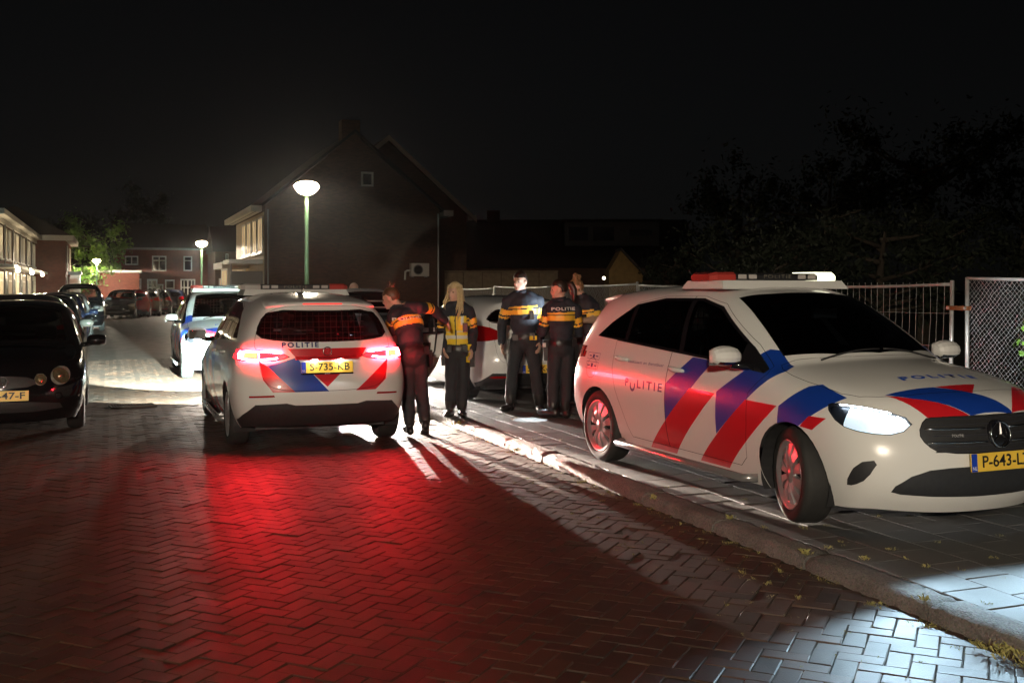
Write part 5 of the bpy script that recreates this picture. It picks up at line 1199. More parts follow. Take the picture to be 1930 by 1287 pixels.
fence_panel(19.54, 23.04, FT, 1.68, 'chain', 'fence panel behind the two officers in the middle')
fence_panel(23.10, 26.60, FT, 1.64, 'chain', 'farthest fence panel behind the tall officer')
cl = empty('fence_clamp', S(8.74, FT, 1.42), ST, label='rusty clamp joining two fence panels', cat='clamp')
mb = MB(); mb.box((0, 0, 0), (.05, .30, .045)); mb.build('plate', mat('rusty steel', (.30, .11, .04), .7, noise=(30, .6)), cl)
for y in (-.12, .12): mb = MB(); mb.tube([(-.045, y, 0), (.045, y, 0)], .014, 8); mb.build('bolt', GALV, cl)
# ------------------------------------------------------------------ people
SKIN = mat('skin', (.62, .39, .29), .5, noise=(30, .3, (.52, .30, .21)))
NAVYC = mat('dark navy uniform cloth', (.022, .025, .036), .75, noise=(14, .5, (.010, .011, .016)))
TROU = mat('dark uniform trousers', (.020, .022, .027), .8, noise=(10, .5, (.012, .013, .016)))
BOOT = mat('black leather boots', (.012, .012, .012), .35, noise=(20, .5, (.02, .018, .015)))
BAND = mat('yellow reflective band', (.95, .52, .05), .45)
BANDLIME = mat('lime reflective band', (.62, .85, .08), .45)
HIVIS = mat('yellow safety vest', (.95, .68, .05), .6, noise=(10, .3, (.88, .56, .03)))
REFL = mat('silver reflective tape', (.75, .72, .66), .4)
LETW = mat('reflective lettering', (.75, .72, .68), .5)
BELTM = mat('belt leather', (.010, .010, .011), .4)
TASER = mat('yellow stun gun', (.90, .62, .02), .4)
EYEW = mat('eye', (.06, .045, .04), .25); LIP = mat('lips', (.42, .15, .12), .5)
HBLOND = mat('blonde hair', (.75, .55, .30), .5, noise=(60, .6, (.45, .30, .14))); HDARK = mat('dark brown hair', (.022, .013, .009), .4, noise=(60, .5, (.04, .025, .018))); HGING = mat('reddish curly hair', (.32, .17, .08), .6, noise=(60, .5, (.2, .09, .04))); HBROWN = mat('brown hair', (.11, .06, .03), .45, noise=(60, .5, (.05, .03, .015)))
def ellip(mb, c, r, M=None, n=14):
    pr = [(max(math.cos(R(-90 + 180 * i / n)), 1e-4), math.sin(R(-90 + 180 * i / n))) for i in range(n + 1)]
    Q = Matrix.Translation(c) @ (M.to_4x4() if M is not None else Matrix.Identity(4)) @ Matrix.Diagonal((*r, 1)); mb.lathe(pr, 18, Q, True)
def limb(mb, pts, rad, n=12):                       # tapered closed tube with round joints
    P = [Vector(p) for p in pts]; q = []; rr = []
    for i in range(len(P) - 1):
        for k in range(6): q.append(P[i].lerp(P[i + 1], k / 6)); rr.append(rad[i] + (rad[i + 1] - rad[i]) * k / 6)
    q.append(P[-1]); rr.append(rad[-1]); mb.tube(q, rr, n)
    for p, r in zip(P, rad): ellip(mb, p, (r, r, r), None, 8)
def basis(fwd, up=Vector((0, 0, 1))):                # columns: forward, left, up
    f = Vector(fwd).normalized(); u = (up - f * up.dot(f)).normalized(); l = u.cross(f)
    return Matrix((f, l, u)).transposed()
def hand_mesh(wr, d, palm, grip=.5, k=1.0):
    """palm and five bent fingers; d = direction along the hand, palm = palm normal"""
    mb = MB(); mb.smooth = True; d = d.normalized(); pn = (palm - d * palm.dot(d)).normalized(); sd = d.cross(pn)
    c = wr + d * .045 * k; ellip(mb, c, (.052 * k, .040 * k, .016 * k), Matrix((d, sd, pn)).transposed(), 8)
    for i, (o, l) in enumerate(((-.028, .068), (-.009, .078), (.010, .074), (.028, .058))):
        b = wr + d * .085 * k + sd * o * k; a1 = grip * .8; a2 = grip * 1.7
        p1 = b + (d * math.cos(a1) + pn * math.sin(a1)) * l * .5 * k; p2 = p1 + (d * math.cos(a2) + pn * math.sin(a2)) * l * .5 * k; mb.tube([b - d * .02, b, p1, p2], [.0095 * k, .0095 * k, .0085 * k, .0065 * k], 7)
    b = wr + d * .03 * k - sd * .036 * k; t1 = b + (d * .7 - sd * .55 + pn * .35) * .04 * k; mb.tube([b + sd * .012, b, t1, t1 + (d * .9 - sd * .1 + pn * .4) * .03 * k], [.012 * k, .0115 * k, .0105 * k, .008 * k], 7)
    return mb
def person(label, joints, Y0, base_z, face, front, k=1.0, short_sleeve=False, hair=None, vest=None, band=BAND, text=None, bulk=1.0, bands=True, seed=1, collar=True, hands=True, female=False, jacket_open=False):
    """joints: name -> (u, v, depth offset); all bodies are solid figures at depth Y0"""
    rnd = random.Random(seed); W = {n: AT(a[0], a[1], Y0 + (a[2] if len(a) > 2 else 0)) for n, a in joints.items() if n[:4] not in ('foot', 'tilt', 'palm', 'grip')}
    feet = (W['ankL'] + W['ankR']) / 2; base = Vector((feet.x, feet.y, base_z)); J = {n: p - base for n, p in W.items()}
    c = empty('person', base, label=label, cat='person', group='police officers at the scene')
    mb = MB(); mb.smooth = True; F = Vector((*front, 0)).normalized(); up = (J['neck'] - J['pelvis']).normalized(); T = basis(F, up); HB = basis(Vector(face))
    # torso
    pe, ch, ne, hd = J['pelvis'], J['chest'], J['neck'], J['head']; wsh = (J['shL'] - J['shR']).length / 2
    ellip(mb, pe + up * .0, (.108 * k, .155 * k, .13 * k), T); ellip(mb, pe - up * .06, (.108 * k, .152 * k, .11 * k), T)
    ellip(mb, pe.lerp(ch, .5), (.108 * k * bulk, .152 * k * (bulk * .98 if female else bulk), .17 * k), T)
    ellip(mb, ch, (.125 * k * bulk, .175 * k * bulk, .19 * k), T); ellip(mb, ch.lerp(ne, .45), (.105 * k * bulk, .18 * k, .12 * k), T)
    limb(mb, [J['shL'].lerp(ne, .6), J['shL']], [.075 * k, .068 * k]); limb(mb, [J['shR'].lerp(ne, .6), J['shR']], [.075 * k, .068 * k])
    limb(mb, [ch.lerp(ne, .7), ne, ne.lerp(hd, .55)], [.085 * k, .062 * k, .052 * k])
    for s in 'LR':
        arm = [J['sh' + s], J['elb' + s], J['wr' + s]]; fr = .034 if short_sleeve else .047
        limb(mb, arm, [.066 * k, (.05 if short_sleeve else .056) * k, fr * k])
        hp, kn, an = J['hip' + s], J['knee' + s], J['ank' + s]
        limb(mb, [hp, hp.lerp(kn, .5), kn, kn.lerp(an, .45), an + (kn - an) * .12], [.098 * k, .088 * k, .072 * k, .070 * k, .062 * k])
        fd = Vector((*joints['foot' + s], 0)).normalized() if 'foot' + s in joints else F
        dn = Vector((0, 0, -1)); sole = base_z * 0
        a = an; limb(mb, [a + Vector((0, 0, .16 * k)), a + Vector((0, 0, .02 * k))], [.055 * k, .052 * k])
        tilt = joints.get('tilt' + s, 0); fdir = (fd * math.cos(tilt) + dn * math.sin(tilt)).normalized(); FB = basis(fdir)
        zf = a.z - .052 * k
        ellip(mb, a + fdir * .075 * k + FB.col[2] * -.045 * k, (.135 * k, .048 * k, .042 * k), FB); ellip(mb, a - fdir * .025 * k + FB.col[2] * -.045 * k, (.06 * k, .045 * k, .05 * k), FB)
    # head
    ellip(mb, hd + HB @ Vector((-.012, 0, .02)) * k, (.098 * k, .076 * k, .098 * k), HB); ellip(mb, hd + HB @ Vector((.022, 0, -.045)) * k, (.070 * k, .060 * k, .075 * k), HB)
    ellip(mb, hd + HB @ Vector((.068, 0, -.095)) * k, (.022 * k, .026 * k, .02 * k), HB); ellip(mb, hd + HB @ Vector((.092, 0, -.028)) * k, (.018 * k, .013 * k, .024 * k), HB); ellip(mb, hd + HB @ Vector((.078, 0, .018)) * k, (.016 * k, .048 * k, .012 * k), HB)
    for sg in (-1, 1): ellip(mb, hd + HB @ Vector((-.005, sg * .078, -.015)) * k, (.022 * k, .010 * k, .034 * k), HB)
    me = mb.mesh(SKIN, 'person'); o = bpy.data.objects.new('person', me); COL.objects.link(o)
    md = o.modifiers.new('r', 'REMESH'); md.mode = 'VOXEL'; md.voxel_size = .0105; md.use_smooth_shade = True
    sm = o.modifiers.new('s', 'SMOOTH'); sm.iterations = 5; sm.factor = .5
    dg = bpy.context.evaluated_depsgraph_get(); m2 = bpy.data.meshes.new_from_object(o.evaluated_get(dg)); bpy.data.objects.remove(o); bpy.data.meshes.remove(me)
    # cloth creases
    from mathutils import noise
    neckz = (ne + (hd - ne) * .28)
    axis = (ne - pe); L = axis.length; au = axis / L
    segs = {}
    for s in 'LR': segs['up' + s] = (J['sh' + s], J['elb' + s]); segs['fo' + s] = (J['elb' + s], J['wr' + s]); segs['th' + s] = (J['hip' + s], J['knee' + s]); segs['sh' + s] = (J['knee' + s], J['ank' + s])
    segs['to'] = (pe, ne); segs['he'] = (ne.lerp(hd, .45), hd + HB @ Vector((0, 0, .08)) * k)
    rad = {'to': .19 * k, 'he': .09 * k}
    def near(p):
        best = None
        for n, (a, b) in segs.items():
            ab = b - a; t = max(0, min(1, (p - a).dot(ab) / ab.length_squared)); d = (p - a - ab * t).length / rad.get(n, .075 * k)
            if best is None or d < best[0]: best = (d, n, t, ab.length)
        return best
    info = [near(v.co) for v in m2.vertices]
    vn = [v.normal.copy() for v in m2.vertices]
    for v, nn, nr in zip(m2.vertices, info, vn):
        if nn[1] == 'he' or (short_sleeve and nn[1][:2] == 'fo'): continue
        q = v.co * 8; q.z *= 1.25
        amp = .009 if nn[1][:2] in ('th', 'sh', 'fo', 'up') else .006
        rid = 1 - abs(noise.noise(q * 1.3 + Vector((seed * 7, 0, 0)))) * 2
        v.co += nr * (noise.noise(q * .8 + Vector((0, seed * 5, 0))) * amp + rid * amp * .55)
    slots = [SKIN, NAVYC, TROU, BOOT, band, HIVIS, REFL, BELTM]
    for m in slots: m2.materials.append(m) if m is not SKIN or not len(m2.materials) else None
    idx = {m.name: i for i, m in enumerate(m2.materials)}
    for p in m2.polygons:
        q = p.center; n = info[p.vertices[0]]; a = (q - pe).dot(au) / k; part = n[1]; m = NAVYC
        lat = (q - pe).dot(T.col[1]) / k; fr = (q - pe).dot(T.col[0])
        if part == 'he': m = SKIN
        elif part[:2] in ('th', 'sh'):
            m = TROU
            if q.z < .20 * k and part[:2] == 'sh': m = BOOT
        elif part[:2] == 'fo':
            m = SKIN if (short_sleeve and n[2] > .05) else NAVYC
        elif part[:2] == 'up':
            d = n[2] * n[3] / k
            if short_sleeve and d > .20: m = SKIN
            elif bands and (.085 < d < .155 or .175 < d < .20): m = band
        elif part == 'to':
            if a > L / k + .035: m = SKIN
            elif a < -.02: m = TROU
            elif a < .045: m = BELTM
            elif vest and abs(lat) < .135 and .06 < a < .41:
                m = HIVIS
                if fr > 0 and abs(lat) < .007: m = BELTM
                elif .13 < a < .175 or .215 < a < .222: m = REFL
                elif a > .30 and abs(abs(lat) - .085) < .018: m = REFL
            elif bands and (.285 < a < .345 or .36 < a < .385): m = band
            if q.z > neckz.z + .01 and (q - ne).length < .12 * k: m = SKIN
        p.material_index = idx[m.name]
    m2.update(); bmx = bmesh.new(); bmx.from_mesh(m2); bvh = BVHTree.FromBMesh(bmx); bmx.free()
    # hands are joined into the body
    if hands:
        hm = MB(); hm.smooth = True
        for s in 'LR':
            d = (J['wr' + s] - J['elb' + s]).normalized(); pal = joints.get('palm' + s); pal = Vector(pal) if pal else (T.col[1] * (-1 if s == 'L' else 1) + T.col[0] * -.1)
            g = hand_mesh(J['wr' + s] + d * .005, d, pal, joints.get('grip' + s, .45), k); hm.add(g.v, g.f)
        bm = bmesh.new(); bm.from_mesh(m2); hme = hm.mesh(SKIN, 'hand'); n0 = len(bm.faces); bm.from_mesh(hme); bm.to_mesh(m2); bm.free()
        for i, p in enumerate(m2.polygons):
            if i >= n0: p.material_index = idx[SKIN.name]; p.use_smooth = True
    body = ob('body', m2, c)
    # eyes, mouth
    for sg in (-1, 1):
        e = MB(); e.smooth = True; ellip(e, hd + HB @ Vector((.074, sg * .030, -.002)) * k, (.008 * k, .013 * k, .007 * k), HB, 6); e.build('eye', EYEW, c)
        e = MB(); e.smooth = True; e.tube([hd + HB @ Vector((.086 - .012 * abs(t), sg * (.030 + .018 * t), .018 - .004 * t * t)) * k for t in (-1, 0, 1)], .0035 * k, 5); e.build('eyebrow', hair[1] if hair else HBROWN, c)
    e = MB(); e.smooth = True; e.tube([hd + HB @ Vector((.088 - .012 * abs(t), .020 * t, -.066)) * k for t in (-1, -.5, 0, .5, 1)], [.002 * k, .0045 * k, .005 * k, .0045 * k, .002 * k], 6); e.build('mouth', LIP, c)
    # collar
    if collar: e = MB(); e.smooth = True; up_ = (hd - ne).normalized(); e.lathe([(.066 * k, -.03), (.070 * k, .0), (.066 * k, .028), (.058 * k, .026)], 16, Matrix.Translation(ne + up_ * .012) @ basis(F, up_).to_4x4()); e.build('collar', NAVYC, c)
    # hair
    if hair:
        style, hm_ = hair; e = MB(); e.smooth = True; nlat = 12; nl = 20; vs = {}
        for i in range(nlat + 1):
            for j in range(nl):
                th = R(90 - 150 * i / nlat); ph = 2 * math.pi * j / nl; d = Vector((math.cos(th) * math.cos(ph), math.cos(th) * math.sin(ph), math.sin(th)))
                low = .24 if d.x > .25 else (-.02 if abs(d.y) > .55 and d.x > -.2 else -.62)
                if style == 'short': low += .10 if d.x <= .25 else .04
                dz = max(d.z, low); rr = 1.0 if d.z >= low else .93
                vs[i, j] = hd + HB @ Vector((-.014 + d.x * .103 * rr, d.y * .082 * rr, .02 + dz * .107 + .003 * rnd.uniform(-1, 1))) * k
        e.add([vs[i, j] for i in range(nlat + 1) for j in range(nl)], [(i * nl + j, i * nl + (j + 1) % nl, (i + 1) * nl + (j + 1) % nl, (i + 1) * nl + j) for i in range(nlat) for j in range(nl)])
        if style == 'long':
            for q in range(150):
                a = R(rnd.uniform(50, 310)); st = Vector((math.cos(a) * .085 - .01, math.sin(a) * .083, rnd.uniform(-.01, .09))); ln = rnd.uniform(.20, .33); out = .02 + .02 * rnd.random()
                fwd = .05 if abs(math.sin(a)) > .6 else -.02
                e.tube([hd + HB @ (st * k), hd + HB @ (Vector((st.x * 1.1, st.y * 1.18, st.z - ln * .35)) * k), hd + HB @ (Vector((st.x * 1.0 + fwd, st.y * 1.22 + out * math.sin(a), st.z - ln * .75)) * k), hd + HB @ (Vector((st.x * .95 + fwd * 1.2, st.y * 1.15, st.z - ln * 1.1)) * k)], [.008, .009, .007, .002], 5)
        elif style == 'bun':
            ellip(e, hd + HB @ Vector((-.055, 0, .125)) * k, (.035, .035, .032)); e.tube([hd + HB @ Vector((-.05, .0, .14)) * k, hd + HB @ Vector((-.045, .01, .185)) * k, hd + HB @ Vector((-.03, .0, .175)) * k], [.012, .009, .003], 5)
            for q in range(8): a = rnd.uniform(0, 6.3); e.tube([hd + HB @ Vector((-.055 + .03 * math.cos(a), .03 * math.sin(a), .13)) * k, hd + HB @ Vector((-.055 + .055 * math.cos(a), .05 * math.sin(a), .15 + rnd.uniform(-.02, .03))) * k], [.006, .002], 4)
        elif style == 'pony':
            e.tube([hd + HB @ Vector((-.10, 0, .05)) * k, hd + HB @ Vector((-.155, 0, .045)) * k, hd + HB @ Vector((-.185, .01, -.03)) * k, hd + HB @ Vector((-.175, .015, -.13)) * k, hd + HB @ Vector((-.16, .01, -.19)) * k], [.028, .040, .042, .03, .008], 10)
        elif style == 'curly':
            for q in range(60): d = Vector((rnd.gauss(0, 1), rnd.gauss(0, 1), rnd.gauss(0, 1))).normalized(); ellip(e, hd + HB @ (Vector((-.045, 0, .125)) + d * .045 * rnd.uniform(.7, 1.15)) * k, (.017,) * 3, None, 5)
            for q in range(26): a = R(rnd.uniform(70, 290)); ellip(e, hd + HB @ Vector((math.cos(a) * .10, math.sin(a) * .085, rnd.uniform(-.03, .08))) * k, (.016,) * 3, None, 5)
        e.build('hair', hm_, c)
    # duty belt kit
    def kit(name, lat, fr, a, size, m, rz=0):
        p = pe + au * a * k + T.col[1] * lat * k + T.col[0] * fr * k; e = MB(); e.box(p, size, M=T); e2 = e.build(name, m, c); return e2
    kit('pouch', .11, .10, .01, (.04, .06, .08), BELTM); kit('pouch', -.10, .10, .01, (.04, .07, .07), BELTM); kit('pouch', -.13, -.08, .01, (.05, .06, .09), BELTM)
    kit('holster', -.185, .0, -.10, (.075, .045, .19), BELTM); kit('radio', .12, .11, .27, (.035, .055, .11), BELTM)
    if text:
        d = -T.col[0]; me = text_mesh(text, .05, LETW, width=.29 * k, bold=.0012, space=1.15); p = pe + au * (.425 * k) - T.col[0] * .5; xdir = -T.col[1]
        me.transform(frame(p, (T.col[1] * -1) if True else xdir, au)); conform(me, bvh, T.col[0], .006, sub=False); ob('letters', me, c)
    c['parts'] = 1; del c['parts']
    return c, J, T, HB, kit
# officer leaning into the open car
person('officer with a topknot leaning into the open rear door of the police car', dict(ankL=(772, 803, 0), ankR=(801, 799, .12), kneeL=(769, 742, .02), kneeR=(795, 740, .10), hipL=(766, 676, .0), hipR=(788, 677, .05), pelvis=(777, 664, .0), chest=(770, 612, .12), neck=(752, 580, .20), head=(736, 562, .26),
    shL=(741, 594, .22), shR=(791, 580, .12), elbL=(727, 642, .45), wrL=(722, 668, .66), elbR=(818, 583, .33), wrR=(838, 604, .52), footL=(-.3, .95), footR=(-.2, 1), tiltR=.75), 11.7, 0, (-.93, .25, -.28), (-.50, .87), 1.0, hair=('bun', HBROWN), text='POLITIE', seed=3)
# blonde officer in the yellow vest
b, BJ, BT, BH, kit = person('blonde officer in a yellow safety vest facing the camera', dict(ankL=(870, 771, 0), ankR=(848, 772, 0), kneeL=(873, 722, -.03), kneeR=(850, 722, -.03), hipL=(873, 667, 0), hipR=(853, 667, 0), pelvis=(863, 658, 0), chest=(861, 608, 0), neck=(860, 573, .01), head=(857, 550, -.02),
    shL=(885, 587, 0), shR=(837, 587, .02), elbL=(893, 626, .03), wrL=(890, 657, -.08), elbR=(831, 626, .03), wrR=(836, 655, -.10), footL=(.15, -1), footR=(-.2, -1)), 12.8, PZ, (-.55, -.83, -.05), (-.12, -1), .97, hair=('long', HBLOND), vest=True, seed=5, female=True)
e = MB(); p = BJ['hipL'] + Vector((.075, -.09, .0)); e.box(p + Vector((0, 0, .09)), (.05, .05, .06), .3); e.box(p + Vector((.01, 0, .02)), (.04, .04, .10), .3); e.box(p + Vector((-.015, 0, -.06)), (.035, .035, .07), .5); e.build('stun_gun', TASER, b)
e = MB(); e.box(p + Vector((.035, .02, -.04)), (.06, .05, .22), .2); e.build('thigh_holster', BELTM, b)
# tall officer facing us
m_, MJ, MT, MH, kit = person('tall short-haired officer facing us, lit white from the side', dict(ankR=(961, 761, -.05), ankL=(1016, 763, .05), kneeR=(966, 702, -.03), kneeL=(1009, 702, .02), hipR=(976, 645, 0), hipL=(1000, 645, 0), pelvis=(988, 636, 0), chest=(986, 584, 0), neck=(983, 552, 0), head=(980, 530, -.02),
    shR=(956, 569, 0), shL=(1015, 568, .03), elbR=(946, 612, .04), wrR=(945, 645, -.03), elbL=(1022, 612, .04), wrL=(1018, 645, -.1), footR=(-.5, -.86), footL=(.2, -1)), 13.48, PZ, (-.55, -.80, -.12), (-.10, -1), 1.04, hair=('short', HDARK), seed=9, bulk=1.1)
e = MB(); e.box(MJ['hipL'] + Vector((.03, -.11, .06)), (.09, .05, .05), .2); e.build('stun_gun', TASER, m_)
# dark-haired officer with her back to us
d_, DJ, DT, DH, kit = person('officer with a dark ponytail, back towards us, looking left', dict(ankL=(1042, 771, -.03), ankR=(1065, 773, .03), kneeL=(1042, 720, 0), kneeR=(1066, 720, .04), hipL=(1047, 656, 0), hipR=(1069, 656, .03), pelvis=(1058, 648, 0), chest=(1058, 598, 0), neck=(1057, 566, 0), head=(1053, 545, 0),
    shL=(1032, 583, .05), shR=(1086, 584, .02), elbL=(1022, 626, .08), wrL=(1034, 612, .26), elbR=(1091, 628, .1), wrR=(1076, 625, .32), footL=(-.8, .25), footR=(-.5, .7)), 12.65, PZ, (-.93, .05, -.10), (-.28, .96), .98, hair=('pony', HDARK), text='POLITIE', seed=13)
e = MB(); e.box(DJ['hipL'] + Vector((-.12, .0, .05)), (.06, .07, .10), .2); e.box(DJ['hipL'] + Vector((-.12, .0, -.06)), (.05, .06, .18), .1); e.build('thigh_holster', BELTM, d_)
e = MB(); e.box(DJ['hipL'] + Vector((-.135, -.03, .04)), (.03, .03, .05), .4); e.build('grip', LETW, d_)
# curly-haired officer behind her
k_, KJ, KT_, KH, kit = person('short-sleeved officer with curly hair tied up, half hidden behind another', dict(ankL=(1098, 752, 0), ankR=(1120, 752, .05), kneeL=(1097, 700, 0), kneeR=(1120, 700, .05), hipL=(1096, 648, 0), hipR=(1118, 648, .05), pelvis=(1106, 640, 0), chest=(1104, 590, 0), neck=(1098, 560, 0), head=(1085, 543, -.02),
    shL=(1086, 580, .15), shR=(1121, 577, -.05), elbL=(1092, 612, .2), wrL=(1078, 612, .02), elbR=(1128, 603, -.12), wrR=(1088, 604, -.34), footL=(-.8, -.4), footR=(-.7, -.6)), 13.7, PZ, (-.82, -.50, -.22), (-.75, -.55), 1.0, short_sleeve=True, hair=('curly', HGING), seed=17)
# two torches: one lights the tall officer, one the ground
def torch(p, target, label, power, angle, blend=.5):
    to = empty('torch', p, label=label, cat='torch'); dv = (target - p).normalized()
    e = MB(); e.smooth = True; e.tube([-dv * .14, -dv * .02, Vector(), dv * .02], [.014, .014, .02, .022], 10); e.build('torch_body', BELTM, to)
    e = MB(); e.lathe([(.0, .0), (.019, .0)], 12, Matrix.Translation(dv * .021) @ dv.to_track_quat('Z', 'Y').to_matrix().to_4x4()); e.build('torch_lens', mat('lit torch lens', (1, 1, 1), .3, emit=(.85, .95, 1), es=20), to)
    spot('torch_beam', dv * .03, dv, power, angle, blend, (.78, .92, 1), .015, to)
torch(DJ['wrL'] + d_.location + Vector((-.05, .06, -.05)), G(1000, 790, PZ), 'small torch in the ponytailed officer\'s hand, lighting the ground', 300, 22, .25)
torch(KJ['wrR'] + k_.location + Vector((-.08, -.16, .03)), MJ['chest'] + m_.location + Vector((.04, -.1, .20)), 'small torch in the curly-haired officer\'s hand, aimed at the tall officer', 70, 80)
# man behind the car
person('bald officer in a lime vest behind the tail-lit police car', dict(ankL=(672, 680, 0), ankR=(661, 680, 0), kneeL=(672, 638, 0), kneeR=(661, 638, 0), hipL=(672, 606, 0), hipR=(661, 606, 0), pelvis=(667, 600, 0), chest=(668, 572, 0), neck=(668, 555, 0), head=(666, 543, 0),
    shL=(681, 562, 0), shR=(654, 562, .0), elbL=(684, 585, 0), wrL=(680, 600, -.1), elbR=(651, 585, 0), wrR=(655, 600, -.1)), 23.5, 0, (-.9, -.3, -.1), (-.3, -.95), 1.0, vest=True, band=BANDLIME, seed=21)
# ------------------------------------------------------------------ trees, bushes, weeds
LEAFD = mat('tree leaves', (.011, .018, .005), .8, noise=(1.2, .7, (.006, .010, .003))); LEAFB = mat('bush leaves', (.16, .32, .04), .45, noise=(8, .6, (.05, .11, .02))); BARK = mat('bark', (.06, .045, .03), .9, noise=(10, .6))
DRYG = mat('dry grass', (.34, .29, .10), .85, noise=(60, .7, (.14, .16, .045)))
def leaf(mb, p, n, sz):
    a = n.orthogonal().normalized(); a.rotate(Matrix.Rotation(random.uniform(0, 6.3), 3, n)); b = n.cross(a)
    mb.add([p - a * sz, p + b * sz * .45 + n * sz * .1, p + a * sz, p - b * sz * .45 + n * sz * .1], [(0, 1, 2, 3)])
def rnd_dir():
    while 1:
        v = Vector((random.uniform(-1, 1), random.uniform(-1, 1), random.uniform(-1, 1)))
        if .05 < v.length < 1: return v.normalized()
def tree(p, h, r, n, lsz, label, trunk_r=.18, m=None, crown0=.35, shape=1.0):
    c = empty('tree', p, label=label, cat='tree', group='trees around the lot'); limbs = MB(); limbs.smooth = True; cr = MB(); tips = []
    limbs.tube([(0, 0, -.05), (.05, .02, h * .25), (.0, .08, h * .55), (.1, 0, h * .85)], [trunk_r, trunk_r * .8, trunk_r * .5, trunk_r * .15], 8)
    for k in range(14):
        z = h * random.uniform(crown0 * .7, .8); a = random.uniform(0, 6.28); rr = r * random.uniform(.6, 1.0) * (1 - abs(z / h - .6) * .7)
        e = Vector((rr * math.cos(a), rr * math.sin(a), z + random.uniform(.05, .25) * h)); mid = Vector((e.x * .45, e.y * .45, z + (e.z - z) * .35))
        limbs.tube([(0, .04, z), mid, e], [trunk_r * .35, trunk_r * .2, trunk_r * .05], 5); tips += [e, mid.lerp(e, .5)]
    limbs.build('trunk', BARK, c)
    cl = tips + [Vector((r * .8 * d.x, r * .8 * d.y, h * (crown0 + (1 - crown0) * (.5 + .5 * d.z)))) for d in [rnd_dir() * random.uniform(.5, 1) for _ in range(18)]]
    for k in range(n):
        q = random.choice(cl); d = rnd_dir(); leaf(cr, q + d * random.gauss(0, 1) * r * .17, (d + Vector((0, 0, .6))).normalized(), lsz * random.uniform(.6, 1.3))
    cr.build('crown', m or LEAFD, c)
    return c
def gz(u, Y): p = AT(u, 541, Y); p.z = 0; return p
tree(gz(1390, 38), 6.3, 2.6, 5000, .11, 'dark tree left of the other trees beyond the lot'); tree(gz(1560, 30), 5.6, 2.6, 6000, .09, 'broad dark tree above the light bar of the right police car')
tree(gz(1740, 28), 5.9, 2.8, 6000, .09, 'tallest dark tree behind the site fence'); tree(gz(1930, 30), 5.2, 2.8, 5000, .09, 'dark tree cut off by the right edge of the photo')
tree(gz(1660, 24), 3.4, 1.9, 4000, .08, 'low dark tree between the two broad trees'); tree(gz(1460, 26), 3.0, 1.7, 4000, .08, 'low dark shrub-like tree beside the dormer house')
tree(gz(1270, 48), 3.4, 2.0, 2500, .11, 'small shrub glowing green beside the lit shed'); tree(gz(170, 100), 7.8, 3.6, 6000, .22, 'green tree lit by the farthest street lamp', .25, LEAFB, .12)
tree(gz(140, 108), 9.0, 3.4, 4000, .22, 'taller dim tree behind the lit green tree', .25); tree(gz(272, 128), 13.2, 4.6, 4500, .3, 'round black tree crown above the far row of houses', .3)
def bush(p, h, r, n, lsz, label, m):
    c = empty('bush', p, label=label, cat='bush'); st = MB(); cr = MB()
    for k in range(9):
        a = random.uniform(0, 6.3); e = Vector((r * .7 * math.cos(a), r * .7 * math.sin(a), h * random.uniform(.65, 1.0))); mid = e * .5 + Vector((0, 0, .1)); st.tube([(0, 0, 0), mid, e], [.012, .008, .003], 5)
        for j in range(n // 9):
            t = random.uniform(.25, 1.02); q = Vector().lerp(mid, t * 2) if t < .5 else mid.lerp(e, t * 2 - 1); d = rnd_dir(); leaf(cr, q + d * .07, (d + Vector((0, 0, .7))).normalized(), lsz * random.uniform(.6, 1.25))
    st.build('stems', BARK, c); cr.build('leaves', m, c); return c
pb = S(7.05, 7.75, PZ); bush(pb, 1.45, .42, 420, .042, 'green leafy bush in front of the chain-link fence at the right edge', LEAFB)
bush(S(9.35, 7.9, PZ), .98, .16, 50, .05, 'small leafy sapling poking up behind the bonnet', LEAFB)
def tuft(p, h, n, label, spread=.03, m=None):
    mb = MB()
    for k in range(n):
        a = random.uniform(0, 6.3); l = h * random.uniform(.5, 1.1); d = Vector((math.cos(a), math.sin(a), 0)); b0 = Vector((random.gauss(0, spread), random.gauss(0, spread), 0)); q = Vector((-d.y, d.x, 0)) * .0022
        mb.add([b0 - q, b0 + q, b0 + d * l * .4 + Vector((0, 0, l * .7)) + q * .7, b0 + d * l * .9 + Vector((0, 0, l * .9)), b0 + d * l * .4 + Vector((0, 0, l * .7)) - q * .7], [(0, 1, 2, 3, 4)])
    o = mb.build('weeds', m or DRYG, None, kind='stuff', label=label, cat='weeds'); o.location = p; return o
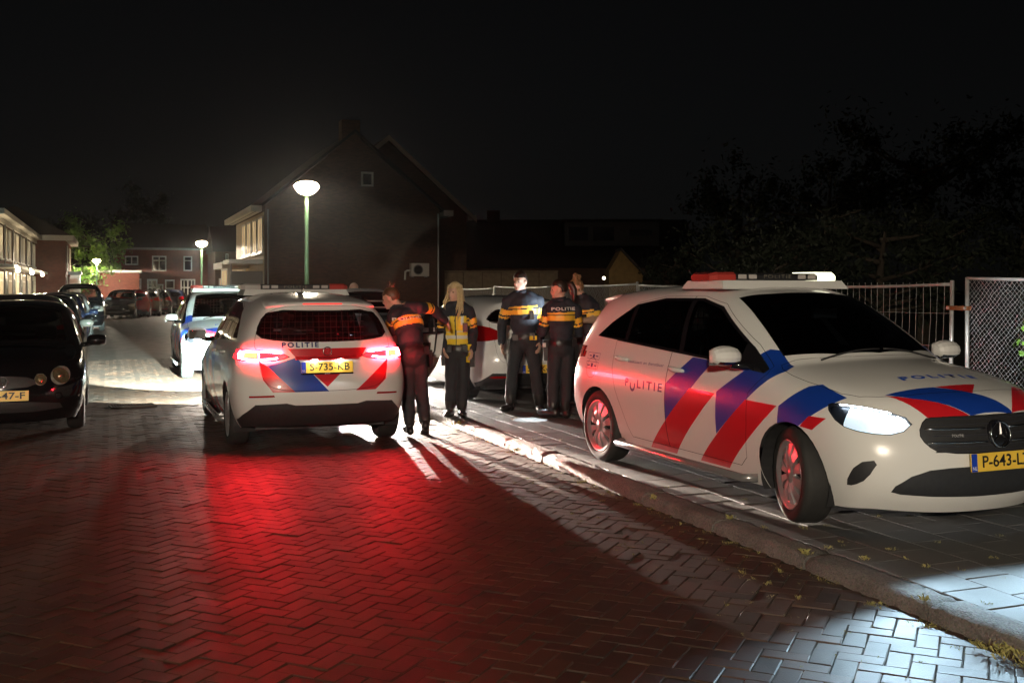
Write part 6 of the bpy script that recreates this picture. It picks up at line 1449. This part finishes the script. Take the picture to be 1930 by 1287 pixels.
# weeds: one mass of grass tufts in the joints along the kerb
mb = MB(); spots = [(G(1375, 975, .0), .05, 14)]
def add_tuft(p, h, n, spread):
    for k in range(n * 2):
        a = random.uniform(0, 6.3); l = h * random.uniform(.25, 1.0); d = Vector((math.cos(a), math.sin(a), 0)) * random.uniform(.4, 1); b0 = p + Vector((random.gauss(0, spread), random.gauss(0, spread), 0)); q = Vector((-d.y, d.x, 0)) * .0010
        mb.add([b0 - q, b0 + q, b0 + d * l * .35 + Vector((0, 0, l * .6)) + q * .7, b0 + d * l * .9 + Vector((0, 0, l * .75)), b0 + d * l * .35 + Vector((0, 0, l * .6)) - q * .7], [(0, 1, 2, 3, 4)])
for u, v, z, h, n in ((1375, 978, PZ, .05, 16), (1440, 995, PZ, .03, 9), (1560, 1033, PZ, .03, 10), (1628, 1055, PZ, .035, 12), (1745, 1070, PZ, .03, 10), (1680, 1036, PZ, .025, 8), (1520, 1045, PZ, .05, 18), (1742, 1130, PZ, .04, 20), (1812, 1075, PZ, .02, 6), (1860, 1138, PZ, .02, 6), (1470, 1078, .01, .03, 8), (1400, 1080, .01, .03, 8), (1450, 1100, .01, .03, 8), (1505, 1128, .01, .03, 8), (1640, 1140, .01, .03, 9), (1880, 1225, .02, .04, 40), (1905, 1235, .02, .04, 40), (1840, 1215, .02, .03, 20), (865, 800, .05, .06, 30), (975, 850, .06, .05, 20), (1230, 940, PZ, .05, 14)):
    add_tuft(G(u, v, z), h, n, .014 if n < 25 else .05)
for k in range(90):
    s_ = random.uniform(2.5, 14); add_tuft(S(s_, KT - .02 - abs(random.gauss(0, .05)), .0), random.uniform(.015, .035), random.randint(3, 8), .02)
for k in range(140): add_tuft(S(random.uniform(2.5, 9), KT - random.uniform(.05, 1.1), -.004), random.uniform(.008, .022), random.randint(2, 5), .012)
for k in range(60): add_tuft(S(random.uniform(2.5, 12), KT + random.uniform(.18, 1.5), PZ), random.uniform(.01, .03), random.randint(3, 7), .012)
mb.build('weeds', DRYG, None, kind='stuff', label='dry grass tufts growing in the joints along the kerb', cat='weeds')
# ------------------------------------------------------------------ thin haze volume added to imitate lens glow round the lamps
hz = bpy.data.materials.new('haze'); hz.use_nodes = True; t = hz.node_tree; t.nodes.clear()
o_ = t.nodes.new('ShaderNodeOutputMaterial'); pv = t.nodes.new('ShaderNodeVolumePrincipled'); pv.inputs['Density'].default_value = .00032; pv.inputs['Color'].default_value = (.85, .87, .9, 1); pv.inputs['Anisotropy'].default_value = .9
t.links.new(pv.outputs[0], o_.inputs['Volume'])
mb = MB(); mb.bx(-140, 140, -30, 190, -1.2, 16); hb = mb.build('haze', hz, None, kind='stuff', label='thin haze volume added for lens glow round the lamps', cat='haze')
